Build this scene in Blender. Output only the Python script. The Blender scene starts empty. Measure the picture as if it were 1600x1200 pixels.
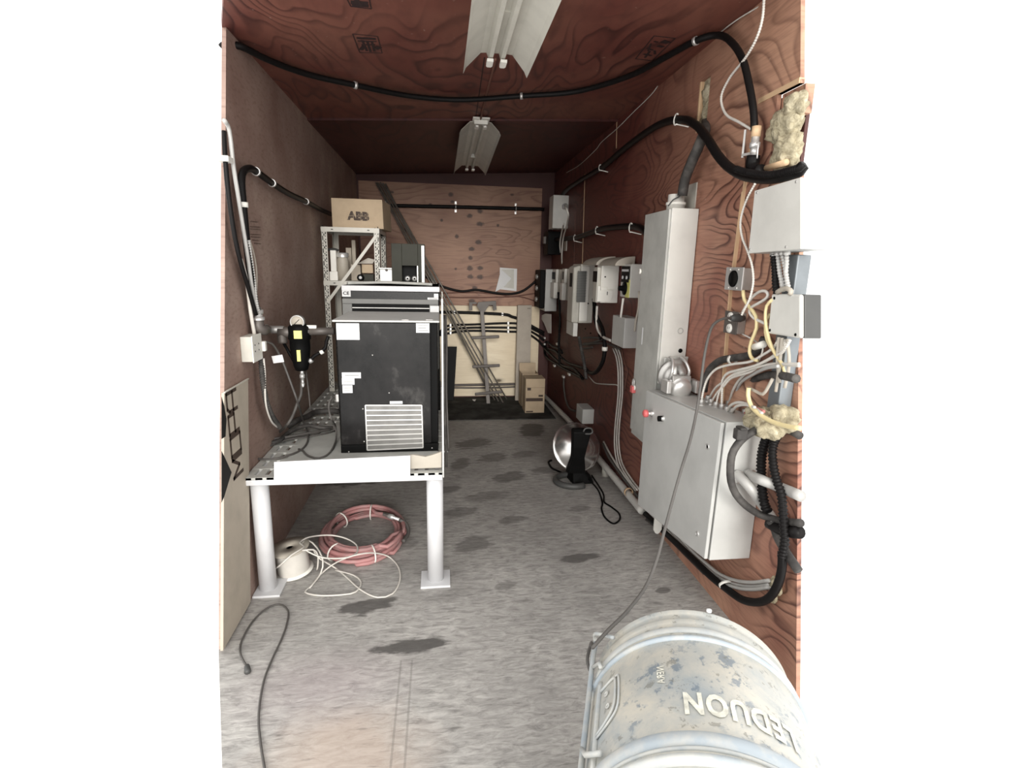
import bpy, math, random
import numpy as np
from mathutils import Matrix, Vector, noise
random.seed(4)
SC = bpy.context.scene
COL = SC.collection
PI = math.pi

# ------------------------------------------------------------------ camera
FPX = 831.0
CAMR = np.array([[0.99106161, -0.00696529, 0.13322304],
                 [-0.13161031, -0.21430351, 0.96785987],
                 [0.02180874, -0.97674228, -0.21330468]])
CAMC = np.array([0.0, 0.0, 1.6])
cam = bpy.data.objects.new('camera', bpy.data.cameras.new('camera'))
COL.objects.link(cam)
cam.data.sensor_width = 36
cam.data.lens = FPX / 1600 * 36
cam.data.clip_start = 0.02
rm = Matrix(((CAMR[0, 0], -CAMR[0, 1], -CAMR[0, 2]), (CAMR[1, 0], -CAMR[1, 1], -CAMR[1, 2]), (CAMR[2, 0], -CAMR[2, 1], -CAMR[2, 2])))
cam.matrix_world = Matrix.Translation(Vector(CAMC)) @ rm.to_4x4()
SC.camera = cam

# ------------------------------------------------------------------ light: overcast bright outdoors, seen through the open end, plus an added fill lamp
world = bpy.data.worlds.new('world'); SC.world = world; world.use_nodes = True
wn = world.node_tree.nodes; wn['Background'].inputs[0].default_value = (1.0, 0.99, 0.97, 1); wn['Background'].inputs[1].default_value = 1.6
sun = bpy.data.objects.new('sun', bpy.data.lights.new('sun', 'SUN')); COL.objects.link(sun)
sun.data.energy = 2.25; sun.data.angle = math.radians(26); sun.data.color = (1.0, 0.97, 0.92)  # broad low lamp, added to brighten the deep end of the room
sun.rotation_euler = Vector((-0.01, 1.0, -0.20)).to_track_quat('-Z', 'Y').to_euler()
SC.view_settings.view_transform = 'Standard'; SC.view_settings.look = 'None'
SC.view_settings.gamma = 1; SC.view_settings.use_curve_mapping = False
SC.view_settings.exposure = 0.33
try:
    SC.cycles.max_bounces = 8; SC.cycles.diffuse_bounces = 5; SC.cycles.use_denoising = True
except Exception:
    pass

# ------------------------------------------------------------------ room measures (metres)
XL, XR, YB = -0.9184, 1.3464, 6.5
YLF, YRF = 2.10, 1.57
def ceil_z(x): return 2.60 + (x - XL) / (XR - XL) * 0.115

def _ray(px, py): return CAMR @ np.array([px - 800, py - 600, FPX])
def hit(px, py, ax, v):
    r = _ray(px, py); t = (v - CAMC[ax]) / r[ax]; return Vector(CAMC + t * r)
def W(px, py, off=0.0): return hit(px, py, 0, XR - off)       # on the right wall, off metres in front of it
def LW(px, py, off=0.0): return hit(px, py, 0, XL + off)      # on the left wall
def F(px, py, z=0.0): return hit(px, py, 2, z)                # at a height
def D(px, py, Y): return hit(px, py, 1, Y)                    # at a depth
def CE(px, py, off=0.0):
    r = _ray(px, py); k = 0.115 / (XR - XL)
    t = (2.60 - off - k * XL - CAMC[2] + k * CAMC[0]) / (r[2] - k * r[0]); return Vector(CAMC + t * r)

# ------------------------------------------------------------------ materials
class NT:
    def __init__(s, m): s.t = m.node_tree; s.n = s.t.nodes; s.l = s.t.links
    def add(s, typ, **kw):
        n = s.n.new(typ)
        for k, v in kw.items():
            if k[0] == 'i' and k[1:].isdigit():
                if isinstance(v, bpy.types.NodeSocket): s.l.new(v, n.inputs[int(k[1:])])
                else: n.inputs[int(k[1:])].default_value = v
            else: setattr(n, k, v)
        return n
    def math(s, op, a, b=0.0, c=0.0): return s.add('ShaderNodeMath', operation=op, i0=a, i1=b, i2=c).outputs[0]
    def mix(s, f, a, b, mode='MIX'):
        n = s.n.new('ShaderNodeMix'); n.data_type = 'RGBA'; n.blend_type = mode
        for sock, v in ((n.inputs[0], f), (n.inputs[6], a), (n.inputs[7], b)):
            if isinstance(v, bpy.types.NodeSocket): s.l.new(v, sock)
            else: sock.default_value = v if not isinstance(v, tuple) else (*v, 1) if len(v) == 3 else v
        return n.outputs[2]
    def ramp(s, f, stops):
        n = s.n.new('ShaderNodeValToRGB'); s.l.new(f, n.inputs[0]); e = n.color_ramp.elements
        while len(e) < len(stops): e.new(0.5)
        for el, (p, c) in zip(e, stops): el.position = p; el.color = (*c, 1) if len(c) == 3 else c
        return n.outputs[0]
    def noise(s, vec, scale, detail=2.0, rough=0.5, dist=0.0):
        n = s.n.new('ShaderNodeTexNoise'); s.l.new(vec, n.inputs['Vector'])
        n.inputs['Scale'].default_value = scale; n.inputs['Detail'].default_value = detail
        n.inputs['Roughness'].default_value = rough; n.inputs['Distortion'].default_value = dist
        return n.outputs[0]
    def coords(s, scale=(1, 1, 1), loc=(0, 0, 0), rot=(0, 0, 0)):
        tc = s.n.new('ShaderNodeNewGeometry')
        mp = s.n.new('ShaderNodeMapping'); s.l.new(tc.outputs['Position'], mp.inputs[0])
        mp.inputs['Scale'].default_value = scale; mp.inputs['Location'].default_value = loc; mp.inputs['Rotation'].default_value = rot
        return mp.outputs[0]
    def bump(s, h, strength, dist=0.01):
        b = s.n.new('ShaderNodeBump'); s.l.new(h, b.inputs['Height']); b.inputs['Strength'].default_value = strength; b.inputs['Distance'].default_value = dist
        s.l.new(b.outputs[0], s.n['Principled BSDF'].inputs['Normal'])
    def out(s, color=None, rough=None, metal=None, spec=None):
        p = s.n['Principled BSDF']
        for nm, v in (('Base Color', color), ('Roughness', rough), ('Metallic', metal), ('Specular IOR Level', spec)):
            if v is None: continue
            if isinstance(v, bpy.types.NodeSocket): s.l.new(v, p.inputs[nm])
            else: p.inputs[nm].default_value = (*v, 1) if isinstance(v, tuple) else v
def newmat(name):
    m = bpy.data.materials.new(name); m.use_nodes = True; return m, NT(m)

MATS = {}
def simple(name, col, rough=0.5, metal=0.0, dirt=0.12, dscale=9.0, dcol=None, bump=0.0, spec=0.5):
    m, t = newmat(name)
    v = t.coords()
    n = t.noise(v, dscale, 5, 0.6)
    dc = dcol if dcol else tuple(c * 0.55 for c in col)
    f = t.ramp(n, [(0.42, (0, 0, 0)), (0.72, (1, 1, 1))])
    f2 = t.math('MULTIPLY', f, dirt * 3)
    c = t.mix(f2, col, dc)
    t.out(c, rough, metal, spec)
    if bump: t.bump(t.noise(v, 60, 3), bump, 0.004)
    MATS[name] = m; return m

def ply(name, base, dark, light, gscale, loc=(0, 0, 0), freq=13.0, line=0.55, rough=0.55, knots=None, spots=(), depth_shade=None):
    """rotary cut plywood: contour lines of a stretched noise field"""
    m, t = newmat(name)
    v = t.coords(scale=gscale, loc=loc)
    big = t.noise(v, 1.0, 2.6, 0.42, 0.5)
    ph = t.math('MULTIPLY', big, freq)
    fr = t.math('FRACT', ph)
    ln = t.ramp(fr, [(0.0, (0, 0, 0)), (0.55, (0.10, 0.10, 0.10)), (0.86, (1, 1, 1)), (0.97, (0.1, 0.1, 0.1))])
    fib = t.noise(t.coords(scale=(gscale[0] * 3, gscale[1] * 3, gscale[2] * 22)), 3.0, 4, 0.6)
    patch = t.noise(t.coords(scale=(1, 1, 1), loc=(4, 2, 1)), 1.4, 3, 0.55)
    c = t.mix(t.ramp(patch, [(0.35, (0, 0, 0)), (0.65, (1, 1, 1))]), base, light)
    if depth_shade:      # darker red deep inside: light falloff from the doorway painted in, ragged limit
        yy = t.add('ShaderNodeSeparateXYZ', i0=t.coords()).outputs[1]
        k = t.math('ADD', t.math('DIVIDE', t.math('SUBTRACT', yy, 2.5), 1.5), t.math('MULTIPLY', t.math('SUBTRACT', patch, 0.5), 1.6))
        c = t.mix(t.ramp(k, [(0.1, (0, 0, 0)), (0.9, (1, 1, 1))]), c, depth_shade)
    vis = t.ramp(t.noise(t.coords(loc=(2, 7, 5)), 1.1, 2, 0.5), [(0.36, (0.18, 0.18, 0.18)), (0.58, (1, 1, 1))])
    c = t.mix(t.math('MULTIPLY', t.math('MULTIPLY', ln, line), vis), c, dark)
    c = t.mix(t.math('MULTIPLY', t.ramp(fib, [(0.45, (0, 0, 0)), (0.7, (1, 1, 1))]), 0.30), c, dark)
    if knots:
        vo = t.n.new('ShaderNodeTexVoronoi'); t.l.new(t.coords(scale=knots), vo.inputs['Vector']); vo.inputs['Scale'].default_value = 1.0
        kf = t.ramp(vo.outputs['Distance'], [(0.035, (1, 1, 1)), (0.085, (0.25, 0.25, 0.25)), (0.16, (0, 0, 0))])
        c = t.mix(kf, c, tuple(x * 0.25 for x in dark))
    nz = t.noise(t.coords(), 30, 3, 0.6); sp = t.add('ShaderNodeSeparateXYZ', i0=t.coords())
    for (px, py, rx, rz) in spots:
        q = D(px, py, 6.48); ux = t.math('DIVIDE', t.math('SUBTRACT', sp.outputs[0], q.x), rx); uz = t.math('DIVIDE', t.math('SUBTRACT', sp.outputs[2], q.z), rz)
        d = t.math('SQRT', t.math('ADD', t.math('MULTIPLY', ux, ux), t.math('MULTIPLY', uz, uz)))
        d = t.math('ADD', d, t.math('MULTIPLY', t.math('SUBTRACT', nz, 0.5), 1.0))
        c = t.mix(t.math('MULTIPLY', t.ramp(d, [(0.5, (1, 1, 1)), (1.25, (0, 0, 0))]), 0.85), c, tuple(x * 0.35 for x in dark))
    spk = t.noise(t.coords(), 38, 2, 0.5)
    c = t.mix(t.math('MULTIPLY', t.ramp(spk, [(0.73, (0, 0, 0)), (0.78, (1, 1, 1))]), 0.25), c, (0.55, 0.45, 0.38))
    t.out(c, rough); t.bump(fib, 0.12, 0.003)
    MATS[name] = m; return m

ply('ply_right', (0.285, 0.115, 0.078), (0.055, 0.014, 0.011), (0.52, 0.30, 0.20), (1, 0.62, 1.35), loc=(0, .7, .4), freq=38, line=0.95, depth_shade=(0.135, 0.036, 0.028))
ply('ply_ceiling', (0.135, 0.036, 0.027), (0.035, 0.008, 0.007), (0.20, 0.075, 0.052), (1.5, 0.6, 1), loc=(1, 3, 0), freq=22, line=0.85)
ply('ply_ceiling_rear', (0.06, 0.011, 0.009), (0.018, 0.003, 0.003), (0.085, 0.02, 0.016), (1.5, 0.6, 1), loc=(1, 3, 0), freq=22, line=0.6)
ply('ply_back', (0.29, 0.145, 0.092), (0.10, 0.035, 0.022), (0.44, 0.255, 0.165), (0.6, 1, 2.6), freq=20, line=0.5,
    spots=[(635, 359, .045, .035), (714, 369, .03, .03), (734, 337, .04, .03), (750, 330, .04, .035), (750, 350, .05, .035), (748, 378, .05, .035), (737, 389, .045, .03), (735, 403, .035, .03), (734, 419, .045, .035), (750, 419, .045, .035), (750, 433, .05, .035), (735, 432, .045, .03), (704, 304, .04, .03), (707, 315, .03, .02), (672, 320, .03, .02), (800, 304, .03, .02), (612, 300, .03, .02), (742, 450, .04, .03), (737, 470, .05, .03), (690, 344, .02, .02), (778, 352, .02, .02), (712, 420, .02, .02)])
ply('ply_pale', (0.74, 0.62, 0.44), (0.50, 0.37, 0.23), (0.84, 0.74, 0.56), (0.8, 1, 3.2), loc=(7, 0, 2), freq=6, line=0.22, knots=(1.7, 1, 3.3))
def left_mat():
    m, t = newmat('ply_left'); MATS['ply_left'] = m
    n = t.noise(t.coords(), 1.7, 6, 0.6)
    c = t.ramp(n, [(0.3, (0.22, 0.135, 0.11)), (0.55, (0.33, 0.23, 0.19)), (0.75, (0.48, 0.375, 0.31))])
    fib = t.noise(t.coords(scale=(1, 10, 26), rot=(0.35, 0, 0)), 2.2, 4, 0.6)
    c = t.mix(t.math('MULTIPLY', t.ramp(fib, [(0.5, (0, 0, 0)), (0.72, (1, 1, 1))]), 0.4), c, (0.09, 0.04, 0.03))
    sp = t.noise(t.coords(), 24, 2, 0.5)
    c = t.mix(t.math('MULTIPLY', t.ramp(sp, [(0.74, (0, 0, 0)), (0.79, (1, 1, 1))]), 0.5), c, (0.5, 0.42, 0.36))
    t.out(c, 0.6); t.bump(fib, 0.15, 0.003)
left_mat()
def floor_mat():
    m, t = newmat('floor_boards'); MATS['floor_boards'] = m
    v = t.coords()
    sep = t.add('ShaderNodeSeparateXYZ', i0=v)
    X, Y = sep.outputs[0], sep.outputs[1]
    a = t.noise(t.coords(scale=(7, 24, 1)), 1.9, 8, 0.72, 0.9)
    b = t.noise(v, 2.2, 5, 0.6)
    c = t.ramp(a, [(0.32, (0.20, 0.19, 0.18)), (0.47, (0.35, 0.335, 0.315)), (0.68, (0.54, 0.52, 0.49))])
    c = t.mix(t.math('MULTIPLY', t.ramp(b, [(0.35, (1, 1, 1)), (0.62, (0, 0, 0))]), 0.40), c, (0.19, 0.18, 0.172))
    # warm worn patch of bare wood near the doorway
    wx = t.math('DIVIDE', t.math('SUBTRACT', X, -0.33), 0.36); wy = t.math('DIVIDE', t.math('SUBTRACT', Y, 1.52), 0.30)
    d = t.math('SQRT', t.math('ADD', t.math('MULTIPLY', wx, wx), t.math('MULTIPLY', wy, wy)))
    d = t.math('ADD', d, t.math('MULTIPLY', t.math('SUBTRACT', b, 0.5), 1.6))
    c = t.mix(t.math('MULTIPLY', t.ramp(d, [(0.3, (1, 1, 1)), (1.0, (0, 0, 0))]), 0.5), c, (0.52, 0.40, 0.32))
    wx = t.math('DIVIDE', t.math('SUBTRACT', X, -0.45), 0.4); wy = t.math('DIVIDE', t.math('SUBTRACT', Y, 1.85), 0.25)
    d = t.math('SQRT', t.math('ADD', t.math('MULTIPLY', wx, wx), t.math('MULTIPLY', wy, wy)))
    c = t.mix(t.math('MULTIPLY', t.ramp(d, [(0.2, (1, 1, 1)), (1.0, (0, 0, 0))]), 0.35), c, (0.36, 0.29, 0.30))
    # oil and damp stains, long across the boards
    nz = t.noise(t.coords(scale=(3, 9, 1)), 2.5, 4, 0.6)
    for (px, py, hw, hh, s) in [(645, 1008, 66, 13, .85), (572, 948, 46, 13, .8), (905, 872, 34, 7, .7), (832, 672, 24, 12, .8), (740, 693, 34, 8, .6),
                                (560, 748, 55, 12, .75), (740, 850, 30, 14, .5), (795, 745, 30, 8, .55), (1036, 922, 14, 5, .6), (800, 812, 26, 7, .5),
                                (720, 800, 30, 8, .45), (850, 735, 26, 6, .5), (760, 775, 40, 8, .4), (700, 930, 40, 12, .25), (790, 915, 20, 6, .4),
                                (720, 725, 18, 10, .55), (770, 715, 26, 7, .5), (820, 710, 22, 6, .45), (905, 795, 22, 5, .4), (620, 850, 40, 14, .3),
                                (700, 765, 24, 6, .5), (880, 700, 22, 6, .4)]:
        p = F(px, py); ex = abs(F(px + hw, py)[0] - p[0]); ey = abs(F(px, py + hh)[1] - F(px, py - hh)[1]) / 2
        ux = t.math('DIVIDE', t.math('SUBTRACT', X, p[0]), ex); uy = t.math('DIVIDE', t.math('SUBTRACT', Y, p[1]), ey)
        uy = t.math('ADD', uy, t.math('MULTIPLY', ux, -0.35))
        d = t.math('SQRT', t.math('ADD', t.math('MULTIPLY', ux, ux), t.math('MULTIPLY', uy, uy)))
        d = t.math('ADD', d, t.math('MULTIPLY', t.math('SUBTRACT', nz, 0.5), 1.5))
        c = t.mix(t.math('MULTIPLY', t.ramp(d, [(0.75, (1, 1, 1)), (1.05, (0, 0, 0))]), s), c, (0.055, 0.05, 0.047))
    # scratches
    s2 = t.noise(t.coords(scale=(9, 60, 1), rot=(0, 0, 0.12)), 1.3, 3, 0.5)
    c = t.mix(t.math('MULTIPLY', t.ramp(s2, [(0.62, (0, 0, 0)), (0.70, (1, 1, 1))]), 0.4), c, (0.08, 0.07, 0.065))
    # sheet joints
    for xs in (-0.17, -0.125):
        e = t.math('ABSOLUTE', t.math('SUBTRACT', X, xs))
        e = t.math('MULTIPLY', t.math('LESS_THAN', e, 0.004), t.math('LESS_THAN', Y, 1.95))
        c = t.mix(t.math('MULTIPLY', e, 0.35), c, (0.12, 0.11, 0.1))
    t.out(c, 0.62); t.bump(a, 0.18, 0.004)
floor_mat()

simple('steel_white', (0.62, 0.62, 0.63), 0.4, 0, 0.06)
simple('steel_cream', (0.56, 0.54, 0.48), 0.45, 0, 0.10)
simple('enclosure_grey', (0.50, 0.50, 0.48), 0.42, 0, 0.10, 5)
simple('enclosure_pale', (0.62, 0.61, 0.57), 0.42, 0, 0.10, 5)
simple('duct_grey', (0.47, 0.47, 0.44), 0.45, 0, 0.16, 7)
simple('metal', (0.48, 0.47, 0.45), 0.42, 0.6, 0.15)
simple('metal_bright', (0.68, 0.67, 0.65), 0.35, 0.6, 0.08)
simple('metal_dull', (0.115, 0.10, 0.09), 0.5, 0.2, 0.2)
simple('rod_metal', (0.26, 0.235, 0.205), 0.45, 0.3, 0.3)
simple('conduit_metal', (0.46, 0.45, 0.43), 0.45, 0.15, 0.12)
simple('rubber_black', (0.008, 0.007, 0.007), 0.45, 0, 0.1, spec=0.14)
simple('rubber_grey', (0.045, 0.042, 0.04), 0.55, 0, 0.25, 14, (0.13, 0.12, 0.11), spec=0.2)
simple('cord_grey', (0.085, 0.078, 0.072), 0.6, 0, 0.2)
simple('cable_white', (0.62, 0.59, 0.54), 0.45, 0, 0.1)
simple('cable_yellow', (0.72, 0.60, 0.33), 0.45, 0, 0.1)
simple('cable_brown', (0.16, 0.07, 0.05), 0.6, 0, 0.1)
simple('hose_pink', (0.40, 0.19, 0.185), 0.55, 0, 0.28, 11, (0.36, 0.27, 0.26))
simple('plastic_black', (0.005, 0.005, 0.005), 0.5, 0, 0.1, spec=0.08)
simple('plastic_dark', (0.06, 0.06, 0.058), 0.5, 0, 0.1)
simple('plastic_white', (0.82, 0.80, 0.74), 0.4, 0, 0.05)
simple('plastic_beige', (0.42, 0.38, 0.32), 0.5, 0, 0.1)
simple('vent_grey', (0.16, 0.16, 0.15), 0.5, 0, 0.1)
simple('red_plastic', (0.62, 0.13, 0.13), 0.4, 0, 0.1)
simple('label_white', (0.68, 0.68, 0.68), 0.5, 0, 0.02)
simple('label_yellow', (0.72, 0.70, 0.22), 0.5, 0, 0.02)
simple('ink', (0.02, 0.019, 0.018), 0.7, 0, 0.0, spec=0.15)
simple('ink_brown', (0.055, 0.035, 0.025), 0.7, 0, 0.0)
simple('ink_stamp', (0.020, 0.008, 0.008), 0.7, 0, 0.0)
simple('cardboard', (0.48, 0.37, 0.25), 0.75, 0, 0.10)
simple('cardboard_pale', (0.46, 0.405, 0.33), 0.75, 0, 0.10)
simple('cardboard_grey', (0.42, 0.37, 0.31), 0.7, 0, 0.10)
simple('paper_white', (0.78, 0.77, 0.76), 0.6, 0, 0.03)
simple('wood_pale', (0.62, 0.43, 0.26), 0.6, 0, 0.1)
simple('wood_dark', (0.07, 0.02, 0.016), 0.6, 0, 0.1)
simple('green_metal', (0.035, 0.035, 0.026), 0.5, 0.0, 0.2, 6, spec=0.15)
simple('trunk_metal', (0.20, 0.22, 0.235), 0.35, 0.3, 0.2, 5)
simple('tin', (0.52, 0.52, 0.50), 0.4, 0.4, 0.2)
simple('mat_black', (0.026, 0.025, 0.024), 0.85, 0, 0.3, 5, (0.08, 0.08, 0.075), spec=0.15)
simple('tape_pink', (0.55, 0.20, 0.18), 0.5)
simple('grid_grey', (0.27, 0.26, 0.25), 0.5, 0.2, 0.2)
simple('fin_grey', (0.20, 0.195, 0.185), 0.5, 0.2, 0.25, 14)
def wool_mat():
    m, t = newmat('wool'); MATS['wool'] = m
    n = t.noise(t.coords(), 22, 6, 0.7, 1.0)
    t.out(t.ramp(n, [(0.3, (0.22, 0.18, 0.11)), (0.55, (0.50, 0.44, 0.30)), (0.75, (0.70, 0.64, 0.48))]), 0.9); t.bump(n, 0.9, 0.02)
wool_mat()
def black_panel_mat():
    m, t = newmat('dryer_black'); MATS['dryer_black'] = m
    n = t.noise(t.coords(scale=(1.4, 1, 1)), 3.3, 6, 0.62)
    c = t.ramp(n, [(0.36, (0.003, 0.003, 0.003)), (0.56, (0.011, 0.010, 0.010)), (0.78, (0.10, 0.095, 0.09))])
    t.out(c, t.math('ADD', t.math('MULTIPLY', n, 0.3), 0.14), 0.0, 0.22); t.bump(t.noise(t.coords(), 45, 2), 0.05, 0.002)
black_panel_mat()
def drum_mat():
    m, t = newmat('drum_paint'); MATS['drum_paint'] = m
    v = t.coords()
    a = t.noise(v, 7, 6, 0.65, 0.4); b = t.noise(t.coords(loc=(3, 1, 0)), 26, 6, 0.7)
    c = t.ramp(a, [(0.33, (0.34, 0.37, 0.38)), (0.46, (0.44, 0.44, 0.41)), (0.62, (0.55, 0.52, 0.45)), (0.75, (0.42, 0.43, 0.42))])
    bl = t.math('MULTIPLY', t.ramp(b, [(0.54, (0, 0, 0)), (0.60, (1, 1, 1))]), t.ramp(t.noise(t.coords(loc=(0, 5, 0)), 3.2, 2), [(0.44, (0, 0, 0)), (0.56, (1, 1, 1))]))
    c = t.mix(t.math('MULTIPLY', bl, 0.7), c, (0.13, 0.175, 0.225))
    b2 = t.noise(t.coords(loc=(9, 4, 3)), 30, 5, 0.7)
    dk = t.math('MULTIPLY', t.ramp(b2, [(0.60, (0, 0, 0)), (0.64, (1, 1, 1))]), 0.55)
    c = t.mix(dk, c, (0.16, 0.155, 0.13))
    t.out(c, 0.42, 0.15); t.bump(a, 0.1, 0.004)
drum_mat()
simple('drum_blue', (0.34, 0.385, 0.42), 0.45, 0.1, 0.32, 16, (0.5, 0.49, 0.45))
simple('drum_dust', (0.50, 0.50, 0.47), 0.5, 0.05, 0.3, 16, (0.34, 0.38, 0.41))
simple('paint_white', (0.70, 0.69, 0.60), 0.6, 0, 0.33, 34, (0.36, 0.35, 0.30))
def dish_mat():
    m, t = newmat('dish_metal'); MATS['dish_metal'] = m
    t.out((0.70, 0.68, 0.66), 0.24, 0.95)
dish_mat()

# ------------------------------------------------------------------ mesh builder
class MB:
    def __init__(s): s.v = []; s.f = []; s.m = []; s.s = []
    def add(s, vs, fs, mi=0, smooth=False):
        o = len(s.v); s.v += [tuple(v) for v in vs]
        for f in fs: s.f.append(tuple(i + o for i in f)); s.m.append(mi); s.s.append(smooth)
        return s
    def hexa(s, c, mi=0):       # 8 corners: bottom loop then top loop
        return s.add(c, [(3, 2, 1, 0), (4, 5, 6, 7), (0, 1, 5, 4), (1, 2, 6, 5), (2, 3, 7, 6), (3, 0, 4, 7)], mi)
    def box(s, x0, x1, y0, y1, z0, z1, mi=0):
        x0, x1 = sorted((x0, x1)); y0, y1 = sorted((y0, y1)); z0, z1 = sorted((z0, z1))
        return s.hexa([(x0, y0, z0), (x1, y0, z0), (x1, y1, z0), (x0, y1, z0), (x0, y0, z1), (x1, y0, z1), (x1, y1, z1), (x0, y1, z1)], mi)
    def bar(s, a, b, w, d, up=(0, 0, 1), mi=0):   # rectangular bar from a to b; w across, d along up-ish
        a = Vector(a); b = Vector(b); t = (b - a).normalized(); u = Vector(up)
        sd = t.cross(u); sd = sd.normalized() if sd.length > 1e-5 else t.orthogonal().normalized()
        u = sd.cross(t).normalized(); sd = sd * w / 2; u = u * d / 2
        return s.hexa([a - sd - u, a + sd - u, b + sd - u, b - sd - u, a - sd + u, a + sd + u, b + sd + u, b - sd + u], mi)
    def tube(s, pts, r, n=10, mi=0, caps=True, closed=False):
        pts = [Vector(p) for p in pts]; N = len(pts)
        rr = r if hasattr(r, '__len__') else [r] * N
        tg = []
        for i in range(N):
            a = pts[(i - 1) % N] if (i or closed) else pts[0]; b = pts[(i + 1) % N] if (i < N - 1 or closed) else pts[-1]
            d = b - a; tg.append(d.normalized() if d.length > 1e-9 else Vector((0, 0, 1)))
        u = tg[0].orthogonal().normalized(); vs = []
        for i in range(N):
            u = u - tg[i] * u.dot(tg[i]); u = u.normalized() if u.length > 1e-6 else tg[i].orthogonal().normalized()
            w = tg[i].cross(u)
            for k in range(n):
                a = 2 * PI * k / n; vs.append(pts[i] + (u * math.cos(a) + w * math.sin(a)) * rr[i])
        fs = []
        for i in range(N if closed else N - 1):
            j = (i + 1) % N
            for k in range(n):
                l = (k + 1) % n; fs.append((i * n + k, i * n + l, j * n + l, j * n + k))
        if caps and not closed: fs.append(tuple(range(n - 1, -1, -1))); fs.append(tuple((N - 1) * n + k for k in range(n)))
        return s.add(vs, fs, mi, True)
    def cyl(s, a, b, r, r2=None, n=20, mi=0): return s.tube([a, b], [r, r if r2 is None else r2], n, mi)
    def lathe(s, o, axis, prof, n=32, mi=0):      # prof: (distance along axis, radius)
        o = Vector(o); ax = Vector(axis).normalized(); u = ax.orthogonal().normalized(); w = ax.cross(u); vs = []; fs = []
        for (h, r) in prof:
            for k in range(n):
                a = 2 * PI * k / n; vs.append(o + ax * h + (u * math.cos(a) + w * math.sin(a)) * max(r, 1e-5))
        for i in range(len(prof) - 1):
            for k in range(n):
                l = (k + 1) % n; fs.append((i * n + k, i * n + l, (i + 1) * n + l, (i + 1) * n + k))
        return s.add(vs, fs, mi, True)
    def prism(s, poly, off, mi=0):                # extrude a polygon by a vector
        n = len(poly); off = Vector(off); vs = [Vector(p) for p in poly] + [Vector(p) + off for p in poly]
        fs = [tuple(range(n - 1, -1, -1)), tuple(range(n, 2 * n))] + [(i, (i + 1) % n, n + (i + 1) % n, n + i) for i in range(n)]
        return s.add(vs, fs, mi)
    def blob(s, c, rad, amp=0.25, fr=6.0, n=28, mi=0, seed=0.0):
        c = Vector(c); vs = []; fs = []; m = n // 2
        for i in range(m + 1):
            th = PI * i / m
            for k in range(n):
                ph = 2 * PI * k / n; d = Vector((math.sin(th) * math.cos(ph), math.sin(th) * math.sin(ph), math.cos(th)))
                q = Vector((d.x * rad[0], d.y * rad[1], d.z * rad[2])); e = q * fr * 6 + Vector((seed, seed, 0))
                vs.append(c + q * (1 + amp * (noise.noise(e) + 0.6 * noise.noise(e * 2.3))))
        for i in range(m):
            for k in range(n):
                l = (k + 1) % n; fs.append((i * n + k, (i + 1) * n + k, (i + 1) * n + l, i * n + l))
        return s.add(vs, fs, mi, True)

def spline(pts, step=0.02):
    P = [Vector(p) for p in pts]; P = [P[0] * 2 - P[1]] + P + [P[-1] * 2 - P[-2]]; out = []
    for i in range(1, len(P) - 2):
        a, b, c, d = P[i - 1:i + 3]; n = max(2, int((c - b).length / step))
        for k in range(n):
            t = k / n
            out.append(0.5 * ((2 * b) + (c - a) * t + (2 * a - 5 * b + 4 * c - d) * t * t + (3 * b - a - 3 * c + d) * t ** 3))
    out.append(P[-2]); return out

def obj(name, mb, mats, parent=None, bevel=0.0, label=None, origin=None):
    if isinstance(mats, str): mats = [mats]
    vs = np.array([tuple(v) for v in mb.v])
    if parent is not None:
        r = parent
        while r.parent is not None: r = r.parent
        o = np.array(r.location)
    elif origin is not None: o = np.array(origin)
    else:
        lo = vs.min(0); hi = vs.max(0); o = np.array([(lo[0] + hi[0]) / 2, (lo[1] + hi[1]) / 2, lo[2]])
    me = bpy.data.meshes.new(name); me.from_pydata([tuple(v) for v in (vs - o)], [], mb.f)
    for k in mats: me.materials.append(MATS[k])
    me.polygons.foreach_set('material_index', mb.m); me.polygons.foreach_set('use_smooth', mb.s); me.update()
    ob = bpy.data.objects.new(name, me); COL.objects.link(ob)
    if parent is not None: ob.parent = parent
    else: ob.location = o
    if bevel:
        b = ob.modifiers.new('bevel', 'BEVEL'); b.width = bevel; b.segments = 2; b.limit_method = 'ANGLE'; b.angle_limit = math.radians(50)
    if label: ob['label'] = label
    return ob
def thing(name, label, cat, loc, group=None):
    o = bpy.data.objects.new(name, None); COL.objects.link(o); o.location = loc; o.empty_display_size = 0.05
    o['label'] = label; o['category'] = cat
    if group: o['group'] = group
    return o
def tag(o, label, cat, group=None, kind=None):
    o['label'] = label; o['category'] = cat
    if group: o['group'] = group
    if kind: o['kind'] = kind
    return o
def struct(name, mb, mats, parent=None, bevel=0.0):
    o = obj(name, mb, mats, parent, bevel)
    if parent is None: o['kind'] = 'structure'
    return o
def copyobj(src, loc, label=None, group=None, rot=None):
    c = src.copy(); COL.objects.link(c); c.location = loc
    if rot is not None: c.rotation_euler = rot
    if label: c['label'] = label
    if group: c['group'] = group
    for ch in list(src.children):
        d = ch.copy(); COL.objects.link(d); d.parent = c
        for g in ch.children:
            e = g.copy(); COL.objects.link(e); e.parent = d
    return c

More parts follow.
